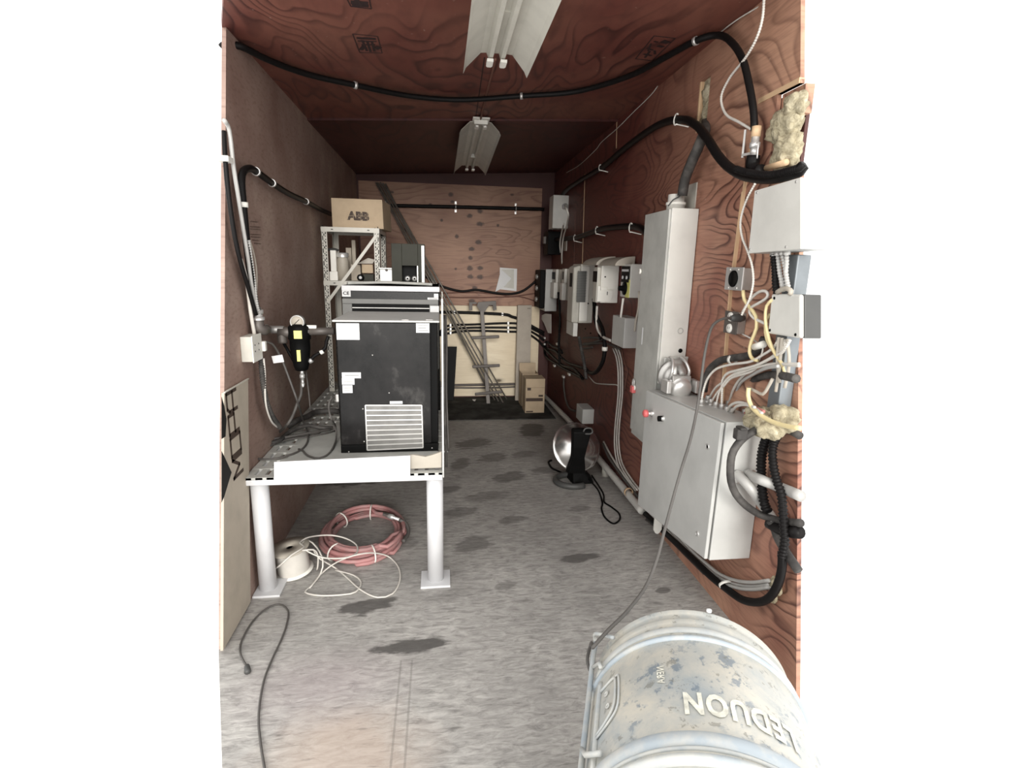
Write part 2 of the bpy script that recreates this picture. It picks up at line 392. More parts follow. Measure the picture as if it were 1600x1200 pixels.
def cable(name, label, pts, r, mat, cat='cable', group=None, flex=0.0, n=8, step=0.025, parent=None, mats=None):
    """a cable through 3-D points; flex > 0 gives a ribbed conduit of that pitch"""
    mb = MB()
    if flex:
        sp = spline(pts, flex / 4); L = 0; rr = []
        for i, p in enumerate(sp):
            if i: L += (p - sp[i - 1]).length
            rr.append(r * (1 + 0.16 * math.sin(2 * PI * L / flex)))
        mb.tube(sp, rr, n)
    else: mb.tube(spline(pts, step), r, n)
    o = obj(name, mb, mat, parent)
    if parent is None: tag(o, label, cat, group)
    return o
def inframe(l):
    out = []
    for p in l:                                # everything stops where the wall stops, at the open end
        q = (min(p[0], 1250.5),) + tuple(p[1:])
        if not out or abs(out[-1][0] - q[0]) + abs(out[-1][1] - q[1]) > 1.5: out.append(q)
        if p[0] > 1250.5: break
    return out
def wpts(lst, o0, o1=None):
    lst = inframe(lst)
    o1 = o0 if o1 is None else o1; n = len(lst) - 1
    r = [W(p[0], p[1], p[2] if len(p) > 2 else o0 + (o1 - o0) * i / max(1, n)) for i, p in enumerate(lst)]
    for v in r: v.y = min(v.y, YB - 0.035)
    return r
def lpts(lst, o0, o1=None):
    o1 = o0 if o1 is None else o1; n = len(lst) - 1
    return [LW(p[0], p[1], p[2] if len(p) > 2 else o0 + (o1 - o0) * i / max(1, n)) for i, p in enumerate(lst)]

def text_mb(txt, size, fn, bold=0.0, sub=0, spacing=1.0, mi=0, width=None, height=None):
    """letters as a mesh; fn maps centred (u, v) on the text plane to a point in the room"""
    c = bpy.data.curves.new('lettering', 'FONT'); c.body = txt; c.size = size; c.offset = bold; c.align_x = 'CENTER'; c.align_y = 'CENTER'; c.space_character = spacing
    c.resolution_u = 3
    t = bpy.data.objects.new('lettering', c); COL.objects.link(t)
    dg = bpy.context.evaluated_depsgraph_get(); me = bpy.data.meshes.new_from_object(t.evaluated_get(dg))
    import bmesh
    bm = bmesh.new(); bm.from_mesh(me)
    if sub: bmesh.ops.subdivide_edges(bm, edges=bm.edges[:], cuts=sub, use_grid_fill=False); bmesh.ops.triangulate(bm, faces=bm.faces[:])
    bm.verts.ensure_lookup_table()
    xs = [v.co.x for v in bm.verts]; ys = [v.co.y for v in bm.verts]
    cx, cy = (max(xs) + min(xs)) / 2, (max(ys) + min(ys)) / 2
    sx = width / (max(xs) - min(xs)) if width else 1; sy = height / (max(ys) - min(ys)) if height else 1
    mb = MB(); mb.add([fn((v.co.x - cx) * sx, (v.co.y - cy) * sy) for v in bm.verts], [[v.index for v in f.verts] for f in bm.faces], mi)
    bm.free(); bpy.data.objects.remove(t); bpy.data.meshes.remove(me); bpy.data.curves.remove(c)
    return mb
def merge(*ms):
    o = MB()
    for m in ms: o.add(m.v, [], 0); 
    o = MB()
    for m in ms:
        k = len(o.v); o.v += m.v; o.f += [tuple(i + k for i in f) for f in m.f]; o.m += m.m; o.s += m.s
    return o
# ------------------------------------------------------------------ the room shell
struct('floor', MB().prism([(XL - .018, YB, -.05), (XL - .018, 2.095, -.05), (-.70, 1.50, -.05), (-.40, .70, -.05), (1.0, .70, -.05), (1.19, 1.28, -.05), (XR + .018, 1.57, -.05), (XR + .018, YB, -.05)], (0, 0, .05)), 'floor_boards')
def grid_wall(name, x0, x1, ys, zs, holes, mat, back=None, zc=None):
    mb = MB()
    for i in range(len(ys) - 1):
        for j in range(len(zs) - 1):
            if (i, j) in holes: continue
            mb.box(x0, x1, ys[i], ys[i + 1], zs[j], zs[j + 1])
    return struct(name, mb, mat)
# the side walls end on a raked line at the open front
def yend(z, y0, y1): return y0 + (y1 - y0) * z / 2.72
RB, RT, LB, LT = 1.575, 2.115, 2.095, 2.78
def wall_slab(name, x0, x1, holes, yb, yt, mat, zmax=2.72):
    mb = MB(); zs = sorted({0, zmax} | {h[2] for h in holes} | {h[3] for h in holes})
    for j in range(len(zs) - 1):
        za, zb = zs[j], zs[j + 1]; cuts = sorted([(h[0], h[1]) for h in holes if h[2] <= za and h[3] >= zb]); segs = []; cur = None
        for (a, b) in cuts: segs.append((cur, a)); cur = b
        segs.append((cur, YB))
        for (a, b) in segs:
            if a == 'open': continue
            a0 = yend(za, yb, yt) if a is None else a; a1 = yend(zb, yb, yt) if a is None else a
            if b <= a0: continue
            mb.hexa([(x0, a0, za), (x1, a0, za), (x1, b, za), (x0, b, za), (x0, a1, zb), (x1, a1, zb), (x1, b, zb), (x0, b, zb)])
    return struct(name, mb, mat)
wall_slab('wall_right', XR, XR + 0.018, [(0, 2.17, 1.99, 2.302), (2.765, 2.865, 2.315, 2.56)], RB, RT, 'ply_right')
struct('trim_7', MB().box(XR + 0.06, XR + 0.075, 2.06, 2.5, 1.98, 2.31), 'wood_dark')
struct('trim_8', MB().box(XR + 0.06, XR + 0.075, 2.7, 3.3, 2.28, 2.70), 'wood_dark')
wall_slab('wall_left', XL - 0.018, XL, [], LB, LT, 'ply_left')
mb = MB(); mb.box(XL, XR, YB, YB + 0.03, 0, 2.72)
struct('wall_back', mb, 'wood_dark')
struct('trim_1', MB().box(XL + 0.02, 1.20, YB - 0.014, YB, 1.145, 2.52), 'ply_back')
struct('trim_2', MB().box(XL + 0.02, 1.215, YB - 0.018, YB, 0.02, 1.143), 'ply_pale')
def ceil_slab(name, y0, y1, dz=0.0, mat='ply_ceiling', front=None):
    x0, x1 = XL - 0.02, XR + 0.02
    xy = (front or [(x0, y0), (x1, y0)]) + [(x1, y1), (x0, y1)]
    return struct(name, MB().prism([(x, y, ceil_z(x) - dz) for x, y in xy], (0, 0, .03)), mat)
k_ = CE(349, 0)
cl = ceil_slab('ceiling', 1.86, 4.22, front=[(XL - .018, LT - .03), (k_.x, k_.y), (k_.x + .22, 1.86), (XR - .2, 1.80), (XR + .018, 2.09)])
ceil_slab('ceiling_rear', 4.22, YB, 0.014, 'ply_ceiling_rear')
# seam along the middle of the ceiling
mb = MB(); mb.bar(CE(757, 90, .001), CE(743, 186, .001), 0.006, 0.002); obj('seam', mb, 'ink_stamp', cl)
# mill stamps printed on the ceiling sheets
def stamp(corners, rows, mat='ink_stamp', fill=False):
    mb = MB(); P = [CE(x, y, .001) for x, y in corners]
    for i in range(4): mb.bar(P[i], P[(i + 1) % 4], .005, .0015)
    def q(u, v): return P[0].lerp(P[1], u).lerp(P[3].lerp(P[2], u), v)
    for (u0, v0, u1, v1, w) in rows: mb.bar(q(u0, v0), q(u1, v1), w, .0015)
    obj('stamp', mb, mat, cl)
stamp([(551, 53), (590, 57), (597, 83), (562, 82)], [(.1, .2, .9, .15, .02), (.3, .3, .35, .9, .012), (.5, .3, .5, .95, .012), (.7, .3, .68, .9, .012), (.2, .55, .8, .5, .01), (.1, .85, .3, .6, .02), (.75, .75, .95, .6, .03), (.1, .35, .9, .3, .01)])
stamp([(541, -4), (577, -2), (580, 14), (548, 10)], [(.1, .5, .9, .5, .03), (.1, .8, .9, .75, .02), (.4, .1, .5, .9, .02)])
stamp([(1022, 56), (1055, 60), (1019, 95), (993, 92)], [(.55, .15, .9, .2, .03), (.55, .35, .85, .38, .02), (.2, .2, .4, .22, .012), (.15, .5, .5, .55, .012), (.6, .55, .8, .7, .012), (.2, .75, .7, .78, .012), (.15, .3, .3, .6, .01), (.4, .6, .45, .9, .012)])
# stencil on the left wall and sheet seams on the right wall
mb = MB()
for i, (x0, x1, y) in enumerate([(391, 402, 346), (391, 406, 354), (391, 406, 358), (391, 407, 366), (392, 406, 370), (394, 404, 375), (397, 407, 380)]):
    mb.bar(LW(x0, y, .001), LW(x1, y + 1, .001), .010, .0015)
obj('stencil', mb, 'ink_brown', bpy.data.objects['wall_left'])
wr = bpy.data.objects['wall_right']
mb = MB()
for (a, b) in [((964, 190), (963, 232)), ((914, 272), (910, 412))]: mb.bar(W(*a, .001), W(*b, .001), .006, .0015)
obj('seam', mb, 'wood_pale', wr)
mb = MB(); mb.bar(W(899, 330, .001), W(897, 410, .001), .004, .0015); obj('seam', mb, 'cable_brown', wr)
# pale cut edges of the plywood
struct('trim_3', merge(MB().bar(W(1177, 215, .004), W(1163, 300, .004), .018, .008), MB().bar(W(1163, 300, .004), W(1147, 425, .004), .024, .008), MB().bar(W(1143, 452, .004), W(1128, 640, .004), .022, .008)), 'wood_pale')
struct('trim_4', MB().box(XR - 0.004, XR + 0.02, 2.035, 2.302, 2.302, 2.322), 'wood_pale')
struct('trim_5', MB().box(XR - 0.003, XR + 0.02, 2.862, 2.874, 2.315, 2.56), 'wood_pale')
struct('trim_6', MB().box(XR + 0.022, XR + 0.06, 2.03, 2.17, 2.20, 2.302), 'ply_right')

# rock wool behind the wall
def wool(label, blobs):
    mb = MB()
    for i, (c, r) in enumerate(blobs): mb.blob(c, r, 0.35, 5.0, 36, 0, i * 3.1)
    tag(obj('insulation', mb, 'wool'), label, 'insulation', None, 'stuff')
wool('matted tan rock wool bulging out of the cut-out beside the upper hose', [((1.35, 2.10, 2.17), (.04, .09, .07)), ((1.35, 2.07, 2.07), (.04, .07, .08)), ((1.35, 2.05, 2.22), (.035, .06, .05))])
wool('strip of tan rock wool showing in the narrow vertical slot of the right wall', [((XR + .030, 2.82, 2.49), (.026, .060, .10)), ((XR + .030, 2.82, 2.37), (.026, .060, .10))])
wool('dusty tan rock wool clump lying on the grey control enclosure under the conduits', [((1.28, 1.90, 1.03), (.06, .09, .05)), ((1.26, 1.83, 1.02), (.06, .07, .045)), ((1.30, 1.80, 1.06), (.04, .07, .05))])
wool('small tuft of rock wool stuck to the right wall near the floor', [(W(1213, 915, .01), (.015, .035, .035)), (W(1208, 932, .01), (.012, .02, .025))])

# ------------------------------------------------------------------ ceiling light reflectors
def reflector(label, y0, y1, z0, z1, xc, dx, near_plate, w=0.305, far_tabs=True):
    t = thing('shop_light', label, 'light fixture', (xc, y0, z0), 'shop lights hung under the ceiling')
    hw = w / 2
    prof = [(-hw, -.045), (-hw + .012, -.02), (-hw + .075, .028), (-.045, .030), (-.035, .004), (-.018, .004), (-.010, .030), (.010, .030), (.018, .004), (.035, .004), (.045, .030), (hw - .075, .028), (hw - .012, -.02), (hw, -.045)]
    prof = [(a, b + .02) for a, b in prof]
    n = len(prof); mb = MB()
    def ring(y, z, xo, th, cut): return [(xc + xo + a, y + cut * (abs(a) / hw) ** 1.5 * (-.0) + (0 if abs(a) < hw * .8 else cut), z + b + th) for a, b in prof]
    vs = []
    for (y, z, xo, c) in ((y0, z0, 0, .05), (y0 + .06, z0, 0, 0), (y1 - .06, z1, dx, 0), (y1, z1, dx, .05)):
        vs += ring(y, z, xo, 0, c if y == y0 else (c if y == y1 else 0)); vs += ring(y, z, xo, .004, c if y in (y0, y1) else 0)
    fs = []
    for s_ in range(3):
        for layer in (0, 1):
            o = (s_ * 2 + layer) * n; p = ((s_ + 1) * 2 + layer) * n
            for i in range(n - 1): fs.append((o + i, o + i + 1, p + i + 1, p + i))
    for s_ in (0, 3):
        o = s_ * 2 * n
        for i in range(n - 1): fs.append((o + i, o + i + 1, o + n + i + 1, o + n + i))
    for s_ in range(3):
        for e in (0, n - 1):
            o = s_ * 2 * n + e; p = (s_ + 1) * 2 * n + e; fs.append((o, p, p + n, o + n))
    mb.add(vs, fs)
    obj('reflector', mb, 'steel_cream', t)
    for s_, yy, zz, xo in ((-1, y0, z0, 0), (1, y0, z0, 0), (-1, y1, z1, dx), (1, y1, z1, dx)):
        h = MB(); cx = xc + xo + s_ * .030; sg = -1 if yy == y0 else 1
        pl = [(cx - .014, yy - sg * .03, zz + .018), (cx + .014, yy - sg * .03, zz + .018), (cx + .014, yy + sg * .03, zz + .018), (cx + .008, yy + sg * .042, zz + .018), (cx - .008, yy + sg * .042, zz + .018), (cx - .014, yy + sg * .03, zz + .018)]
        h.prism(pl, (0, 0, -.012)); obj('lamp_holder', h, 'plastic_white', t)
    h = MB(); h.box(xc + dx - .035, xc + dx + .035, y1 - .4, y1 - .35, z1 + .05, ceil_z(xc) - .01); obj('hanger', h, 'steel_cream', t)
    h = MB(); h.box(xc - .035, xc + .035, y0 + .3, y0 + .35, z0 + .05, ceil_z(xc) - .002 if y0 + .35 < 4.2 else ceil_z(xc) - .016); obj('hanger', h, 'steel_cream', t)
    if near_plate:
        h = MB(); h.box(xc - .062, xc + .062, y0 - .075, y0 + .01, z0 + .055, z0 + .067); h.box(xc - .05, xc + .05, y0 - .03, y0, z0 + .03, z0 + .06); obj('end_plate', h, 'plastic_white', t, .004)
    return t
reflector('smaller looking white reflector light hanging deeper under the dark rear ceiling', 4.2, 5.42, 2.585, 2.495, .305, -.012, True)
reflector('large white reflector light at the top of the picture, nearer the open end', 1.38, 2.6, 2.49, 2.475, .256, 0, False, .29)
cable('light_cord', 'thin brown cord running along the ceiling between the two reflector lights', [CE(774, 92, .02), CE(770, 110, .006), CE(762, 140, .005), CE(756, 165, .005), CE(751, 186, .02)], .007, 'cable_brown', 'cord')

# ------------------------------------------------------------------ hoses and wires on ceiling and right wall
pts = [CE(346, 74, .04), CE(352, 70, .03), CE(375, 72, .03), CE(420, 94, .03), CE(480, 116, .03), CE(555, 133, .03), CE(640, 150, .03), CE(720, 156, .03), CE(815, 150, .03), CE(900, 143, .03), CE(980, 120, .03), CE(1035, 92, .03), CE(1087, 64, .03)]
pts += [W(1122, 55, .06), W(1143, 66, .05), W(1160, 92, .05), W(1170, 130, .05), W(1177, 170, .05), W(1179, 203, .05)]
AIRHOSE = pts
cable('air_hose', 'long black rubber hose looping under the ceiling from wall to wall', pts, .0155, 'rubber_black', 'hose', n=12)
clip_src = []
def clip(p, axis, r, mat, label, group, w=.016, name='hose_clip', cat='clip'):
    p = Vector(p); ax = Vector(axis).normalized(); mb = MB()
    mb.lathe(p - ax * w / 2, ax, [(0, r), (0, r + .004), (w, r + .004), (w, r), (0, r)], 18)
    o = obj(name, mb, mat); tag(o, label, cat, group); return o
for i, nm in ((5, 'pale clip holding the ceiling hose, left of the two ceiling clips'), (8, 'pale clip holding the ceiling hose behind the nearer reflector light'), (12, 'pale clip holding the ceiling hose where it bends down to the right wall')):
    clip(pts[i], pts[i + 1] - pts[i - 1], .0158, 'metal_bright', nm, 'clips on the ceiling hose')
wl = [CE(1200, 2, .01), CE(1150, 32, .01), W(1112, 62, .012), W(1080, 88, .006), W(1050, 106, .006), W(1036, 120, .006), W(1020, 145, .006), W(990, 175, .006), W(965, 200, .006), W(940, 222, .006), W(930, 235, .006), W(905, 258, .006), W(885, 270, .006)]
cable('bare_wire', 'thin pinkish wire straggling along the top of the right wall', wl, .0032, 'cable_white', 'wire', n=6)
cable('flexible_conduit', 'thin white armoured conduit curling down the upper right wall to the air valve', wpts([(1194, -4), (1191, 30), (1182, 60), (1165, 90), (1140, 122), (1127, 152), (1134, 178), (1155, 191), (1174, 202)], .06), .0055, 'cable_white', 'conduit', flex=.010, n=7)
pts = wpts([(868, 322, .06), (882, 300, .06), (905, 283, .05), (940, 262, .045), (985, 225, .045), (1030, 195, .045), (1065, 187, .045), (1088, 196, .055), (1106, 218, .07), (1122, 243, .08), (1140, 262, .08), (1165, 275, .07), (1205, 279, .07), (1250, 267, .07), (1262, 262, .07)], .05)
cable('air_hose', 'thick black hose rising along the right wall and dipping over the grey panel', pts, .021, 'rubber_black', 'hose', n=12)
cable('flexible_conduit', 'ribbed black conduit lying along the thick hose above the grey panel', wpts([(1150, 264), (1170, 270), (1205, 273), (1250, 262), (1260, 259)], .095), .013, 'rubber_black', 'conduit', flex=.012, n=10)
def wallhook(px, py, off, label, group, r=.028):
    c = W(px, py, off); pl = []
    for k in range(11):
        a = math.radians(50 + 24 * k); pl.append(Vector((c.x - .02, c.y - math.cos(a) * r, c.z + math.sin(a) * r)))
    pl.append(Vector((XR - .003, pl[-1].y - .02, pl[-1].z - .015)))
    mb = MB(); mb.tube(spline(pl, .01), .004, 8); tag(obj('cable_strap', mb, 'plastic_white'), label, 'clip', group)
wallhook(1062, 187, .045, 'white strap hooked over the thick black hose at its highest bend', 'straps on the right wall hoses')
wallhook(941, 262, .045, 'dull strap hooked over the thick black hose, left of the tall duct', 'straps on the right wall hoses', .022)
# valve assembly
v = thing('air_valve', 'metal air valve and fittings under the end of the ceiling hose', 'valve', W(1179, 262, .05))
y = W(1179, 230, .05).y; x = XR - .05
z0, z1 = W(1179, 262, .05).z, W(1179, 203, .05).z
obj('coupling', MB().cyl((x, y, z1 - .03), (x, y, z1 + .01), .019), 'wood_pale', v)
obj('valve_body', MB().lathe((x, y, z0 + .03), (0, 0, 1), [(0, .02), (.02, .02), (.02, .015), (.05, .015), (.05, .021), (.07, .021), (.07, .016), (.10, .016), (.11, .012), (z1 - z0 - .05, .012)], 16), 'metal_bright', v)
obj('elbow', MB().tube(spline([(x, y, z0 + .05), (x, y, z0 + .01), (x, y - .03, z0 - .02), (x, y - .07, z0 - .022)], .01), .027, 14), 'rubber_black', v)
obj('lever', merge(MB().bar((x - .02, y + .05, z0 + .05), (x - .02, y + .05, z0 + .16), .008, .008), MB().bar((x - .02, y + .05, z0 + .06), (x, y, z0 + .06), .012, .01)), 'metal', v)
obj('loop_handle', MB().tube(spline([(x, y, z0 + .09), (x - .01, y - .04, z0 + .09), (x - .01, y - .045, z0 + .03)], .01), .003, 6), 'metal_bright', v)
mb = MB().cyl((x + .02, y - .07, z0 - .01), (x + .02, y - .20, z0 - .01), .012)
tag(obj('copper_pipe', mb, 'wood_pale'), 'short pale copper pipe stub leaving the air valve towards the wool', 'pipe')
# pipe from the slot into the duct top
cable('vent_hose', 'fat grey-brown hose running from the wall slot down into the tall duct', [W(1104, 190, -.03), W(1101, 205, .03), W(1092, 228, .07), W(1080, 255, .08), W(1070, 282, .08), W(1066, 306, .08)], .026, 'rubber_grey', 'hose', n=14)

# ------------------------------------------------------------------ boxes standing on the right wall
def wb(pxo, pxw, yt, yb, pxf, pad=0.0):
    a, b = W(pxw, yt), W(pxw, yb); Y = (a.y + b.y) / 2; ym = (yt + yb) / 2
    Xo = D(pxo, ym, Y).x; Yf = hit(pxf, ym, 0, Xo).y
    return Xo, Y, Yf, b.z, a.z
# tall duct
DX = 1.190
dt = thing('wireway', 'tall light grey steel wireway standing out from the right wall', 'duct', (DX, 2.754, .62))
obj('body', MB().hexa([(DX, 2.76, .60), (XR, 2.76, .60), (XR, 3.085, .60), (DX, 3.085, .60), (DX, 2.76, 1.918), (XR, 2.76, 1.918), (XR, 3.085, 1.918), (DX, 3.085, 1.918)]), 'duct_grey', dt, .003)
mb = MB(); mb.box(DX + .006, XR - .004, 2.750, 2.76, .99, 1.922); obj('side_cover', mb, 'enclosure_pale', dt, .002)
mb = MB(); mb.box(DX - .008, DX, 2.754, 3.088, .63, 1.916); obj('front_cover', mb, 'duct_grey', dt, .002)
for px, py in [(1001, 424), (992, 606)]:
    mb = MB(); p = hit(px, py, 0, DX - .012); mb.lathe(p, (-1, 0, 0), [(0, .0), (0, .016), (.008, .016), (.008, 0)], 14); obj('latch', mb, 'plastic_white', dt)
mb = MB(); p = D(1063, 517, 2.749); mb.lathe(p, (0, -1, 0), [(0, .017), (.0015, .017), (.0015, .012), (0, .012)], 18); obj('knockout', mb, 'duct_grey', dt)
mb = MB(); p = D(1063, 548, 2.749); mb.lathe(p, (0, -1, 0), [(0, .012), (.002, .012), (.002, 0)], 14); obj('plug', mb, 'plastic_black', dt)
p = hit(1003, 525, 0, DX - .0095); mb = MB(); mb.box(DX - .0095, DX - .008, p.y - .006, p.y + .006, p.z - .05, p.z + .05); obj('slot', mb, 'steel_white', dt)
# fitting and bracket on top of the duct
ft = thing('conduit_hub', 'white threaded hub and bracket plate on top of the tall wireway', 'fitting', (1.28, 2.86, 1.918))
obj('hub', MB().lathe((1.265, 2.87, 1.918), (0, 0, 1), [(0, .0), (0, .048), (.03, .048), (.03, .052), (.045, .052), (.045, .043), (.085, .043), (.085, .03)], 24), 'plastic_white', ft)
a = W(1034, 293); mb = MB(); mb.box(XR - .006, XR - .001, 2.80, 2.98, 1.93, 2.06); obj('bracket_plate', mb, 'steel_cream', ft)
cable('bare_wire', 'short dark wire hooked over the hub of the tall wireway', [D(1044, 322, 2.80), D(1052, 312, 2.80), D(1060, 308, 2.80), D(1067, 300, 2.82)], .0035, 'plastic_dark', 'wire', n=6)
lk = thing('padlock', 'red padlock hanging on the edge of the tall wireway', 'padlock', tuple(hit(989, 606, 0, DX - .03)))
p = hit(989, 606, 0, DX - .02)
obj('lock_body', MB().box(p.x - .012, p.x + .012, p.y - .02, p.y + .02, p.z - .03, p.z + .012), 'red_plastic', lk, .004)
obj('shackle', MB().tube(spline([p + Vector((0, -.012, .01)), p + Vector((0, -.012, .045)), p + Vector((0, 0, .055)), p + Vector((0, .012, .045)), p + Vector((0, .012, .01))], .006), .0035, 7), 'metal_bright', lk)

# control enclosure, slightly askew
def quadbox(nb, nt, fb, ft_, xw, th=0): pass
NT_, NB_ = D(1128, 660, 1.967), D(1101, 876, 1.967)
FT_, FB_ = D(1010, 609, 2.74), D(996, 789, 2.74)
en = thing('control_enclosure', 'large light grey control enclosure with red button, low on the right wall', 'electrical cabinet', (1.24, 1.967, .3))
xw = XR - .002
def bk(p): return Vector((xw, p.y, p.z))
door = Vector((.022, 0, 0))
c8 = [NB_ + door, bk(NB_), bk(FB_), FB_ + door, NT_ + door, bk(NT_), bk(FT_), FT_ + door]
mb = MB().hexa([tuple(c) for c in c8]); obj('body', mb, 'enclosure_grey', en, .002)
g = Vector((.016, 0, 0)); e = lambda p, dy, dz: Vector((p.x, p.y + dy, p.z + dz))
d8 = [e(NB_, .004, .004) , e(NB_, .004, .004) + g, e(FB_, 0, .004) + g, e(FB_, 0, .004), e(NT_, .004, -.004), e(NT_, .004, -.004) + g, e(FT_, 0, -.004) + g, e(FT_, 0, -.004)]
dr = obj('door', MB().hexa([tuple(c) for c in d8]), 'enclosure_grey', en, .004)
def onface(px, py, out=0.0):          # a point on the door face
    n = (NT_ - NB_).cross(FB_ - NB_).normalized(); r = Vector(_ray(px, py)); c = Vector(CAMC)
    t = (NB_ - c).dot(n) / r.dot(n); p = c + r * t; nn = n if n.x < 0 else -n; return p + nn * out, nn
p, nn = onface(1022, 646); mb = MB(); mb.lathe(p, nn, [(0, .014), (.02, .014), (.02, .010), (.035, .010)], 18); o = obj('button_collar', mb, 'metal_bright', dr)
mb = MB(); mb.lathe(p + nn * .035, nn, [(0, .012), (.004, .021), (.02, .021), (.026, .014), (.026, 0)], 20); obj('emergency_button', mb, 'red_plastic', dr)
p, nn = onface(1038, 654); mb = MB(); mb.lathe(p, nn, [(0, .014), (.012, .014), (.012, .010), (.02, .010)], 18); obj('switch_collar', mb, 'metal_bright', dr)
mb = MB(); mb.lathe(p + nn * .02, nn, [(0, .012), (.014, .012), (.014, 0)], 16); mb.bar(p + nn * .02 - Vector((0, 0, .014)), p + nn * .02 + Vector((0, 0, .014)), .008, .03, nn); obj('selector_switch', mb, 'plastic_black', dr)
for px, py, m_, nm in ((1106, 698, 'plastic_black', 'lock'), (1090, 834, 'metal', 'lock')):
    p, nn = onface(px, py); mb = MB(); mb.lathe(p, nn, [(0, .012), (.004, .012), (.004, .009), (.002, .009), (.002, 0)], 18); o = obj(nm, mb, 'metal_bright', dr)
    mb = MB(); mb.lathe(p + nn * .002, nn, [(0, .0085), (.001, .0085), (.001, 0)], 16); mb.bar(p + nn * .003 - Vector((0, .004, .005)), p + nn * .003 + Vector((0, .004, .005)), .003, .002, nn); obj('keyhole', mb, m_, dr)
for px, py in [(1019, 637), (1037, 640)]:
    mb = MB(); p, nn = onface(px, py, .0015)
    for k in range(2): mb.bar(p + Vector((0, -.012, -.008 * k)), p + Vector((0, .012, -.008 * k)), .0035, .001, nn)
    obj('legend', mb, 'ink', dr)
mb = MB(); p = W(1007, 800, .075); mb.prism([(1.23, 2.72, .26), (1.28, 2.72, .26), (1.28, 2.72, .12), (1.268, 2.72, .098), (1.255, 2.72, .092), (1.242, 2.72, .098), (1.23, 2.72, .12)], (0, .01, 0)); 
obj('mounting_foot', mb, 'enclosure_pale', en, .002)

# explosion-proof light
xl = thing('vapour_light', 'round cast metal light with glass front resting above the control enclosure', 'light fixture', tuple(D(1063, 620, 2.60)))
c = D(1063, 590, 2.58)
obj('mounting_plate', MB().hexa([(1.20, 2.70, 1.0), (XR - .02, 2.70, 1.0), (XR - .02, 2.712, 1.0), (1.20, 2.712, 1.0), (1.20, 2.70, 1.145), (XR - .01, 2.70, 1.15), (XR - .01, 2.712, 1.15), (1.20, 2.712, 1.145)]), 'duct_grey', xl, .004)
mb = MB(); mb.lathe(c + Vector((0, .10, 0)), (0, -1, -.15), [(0, .05), (.01, .088), (.03, .088), (.03, .075), (.05, .07), (.07, .06), (.07, 0)], 28); obj('housing', mb, 'metal', xl)
mb = MB(); mb.lathe(c + Vector((0, .02, -.045)), (0, -1, -.3), [(0, .064), (.02, .064), (.02, .058), (.05, .055), (.065, .045), (.072, .02), (.072, 0)], 24); obj('globe', mb, 'metal_bright', xl)
for s_ in (-1, 1):
    mb = MB(); mb.tube(spline([c + Vector((s_ * .045, .03, -.02)), c + Vector((s_ * .047, .0, .03)), c + Vector((s_ * .035, .03, .08)), c + Vector((s_ * .03, .08, .095))], .01), .008, 8); obj('guard_bar', mb, 'metal_bright', xl)
    mb = MB(); mb.box(c.x + s_ * .078 - .012, c.x + s_ * .078 + .012, c.y - .05, c.y + .03, c.z - .075, c.z - .01); obj('side_lug', mb, 'metal_bright', xl, .004)
mb = MB(); mb.cyl(c + Vector((0, -.02, .02)), c + Vector((0, .02, .055)), .014); mb.box(c.x - .05, c.x + .05, c.y - .02, c.y + .03, c.z - .02, c.z + .012); obj('hinge', mb, 'metal', xl, .003)

# panel at the top right
pn = thing('electrical_panel', 'pale grey blank-faced panel hung high at the open end of the right wall', 'electrical cabinet', (1.2, 1.6, 1.68))
PX = XR - .13
q = [hit(1169, 396, 0, PX), hit(1251, 389, 0, PX), hit(1251, 277, 0, PX), hit(1179, 298, 0, PX)]
n_ = Vector((.115, 0, 0))
mb = MB(); mb.hexa([q[1] + Vector((.012, 0, 0)), q[1] + n_, q[0] + n_, q[0] + Vector((.012, 0, 0)), q[2] + Vector((.012, 0, 0)), q[2] + n_, q[3] + n_, q[3] + Vector((.012, 0, 0))]); obj('body', mb, 'enclosure_grey', pn, .002)
mb = MB(); g = Vector((.012, 0, 0)); mb.hexa([q[1], q[1] + g, q[0] + g, q[0], q[2], q[2] + g, q[3] + g, q[3]]); cv = obj('cover', mb, 'enclosure_pale', pn, .002)
for px, py in [(1183, 301), (1244, 284), (1172, 390), (1228, 386)]:
    p = hit(px, py, 0, PX); obj('screw', MB().lathe(p, (-1, 0, 0), [(0, .005), (.002, .004), (.002, 0)], 10), 'metal', cv)
# junction box with rounded corners
jb = thing('junction_box', 'square pale grey junction box with screwed cover, full of cables below, at the right edge', 'electrical box', (1.25, 1.7, 1.38))
JX = XR - .10
a, b, c_, d_ = hit(1205, 459, 0, JX), hit(1251, 460, 0, JX), hit(1251, 529, 0, JX), hit(1199, 521, 0, JX)
mb = MB(); n_ = Vector((.08, 0, 0)); g = Vector((.015, 0, 0)); mb.hexa([c_ + g, c_ + n_, d_ + n_, d_ + g, b + g, b + n_, a + n_, a + g]); obj('body', mb, 'plastic_dark', jb, .004)
mb = MB(); mb.hexa([c_, c_ + g, d_ + g, d_, b, b + g, a + g, a]); cv = obj('cover', mb, 'enclosure_pale', jb, .008)
for px, py in [(1210, 466), (1203, 516), (1243, 523)]:
    p = hit(px, py, 0, JX); obj('screw', MB().lathe(p, (-1, 0, 0), [(0, .006), (.002, .005), (.002, 0)], 10), 'plastic_black', cv)
# metal trunking behind them
tr = MB(); y0 = 1.905
tr.box(XR - .055, XR - .001, y0, W(1226, 560, .055).y, 1.02, 1.67); tag(obj('trunking', tr, 'trunk_metal', None, .004), 'shiny blue-grey metal trunking behind the junction box at the right edge', 'duct')
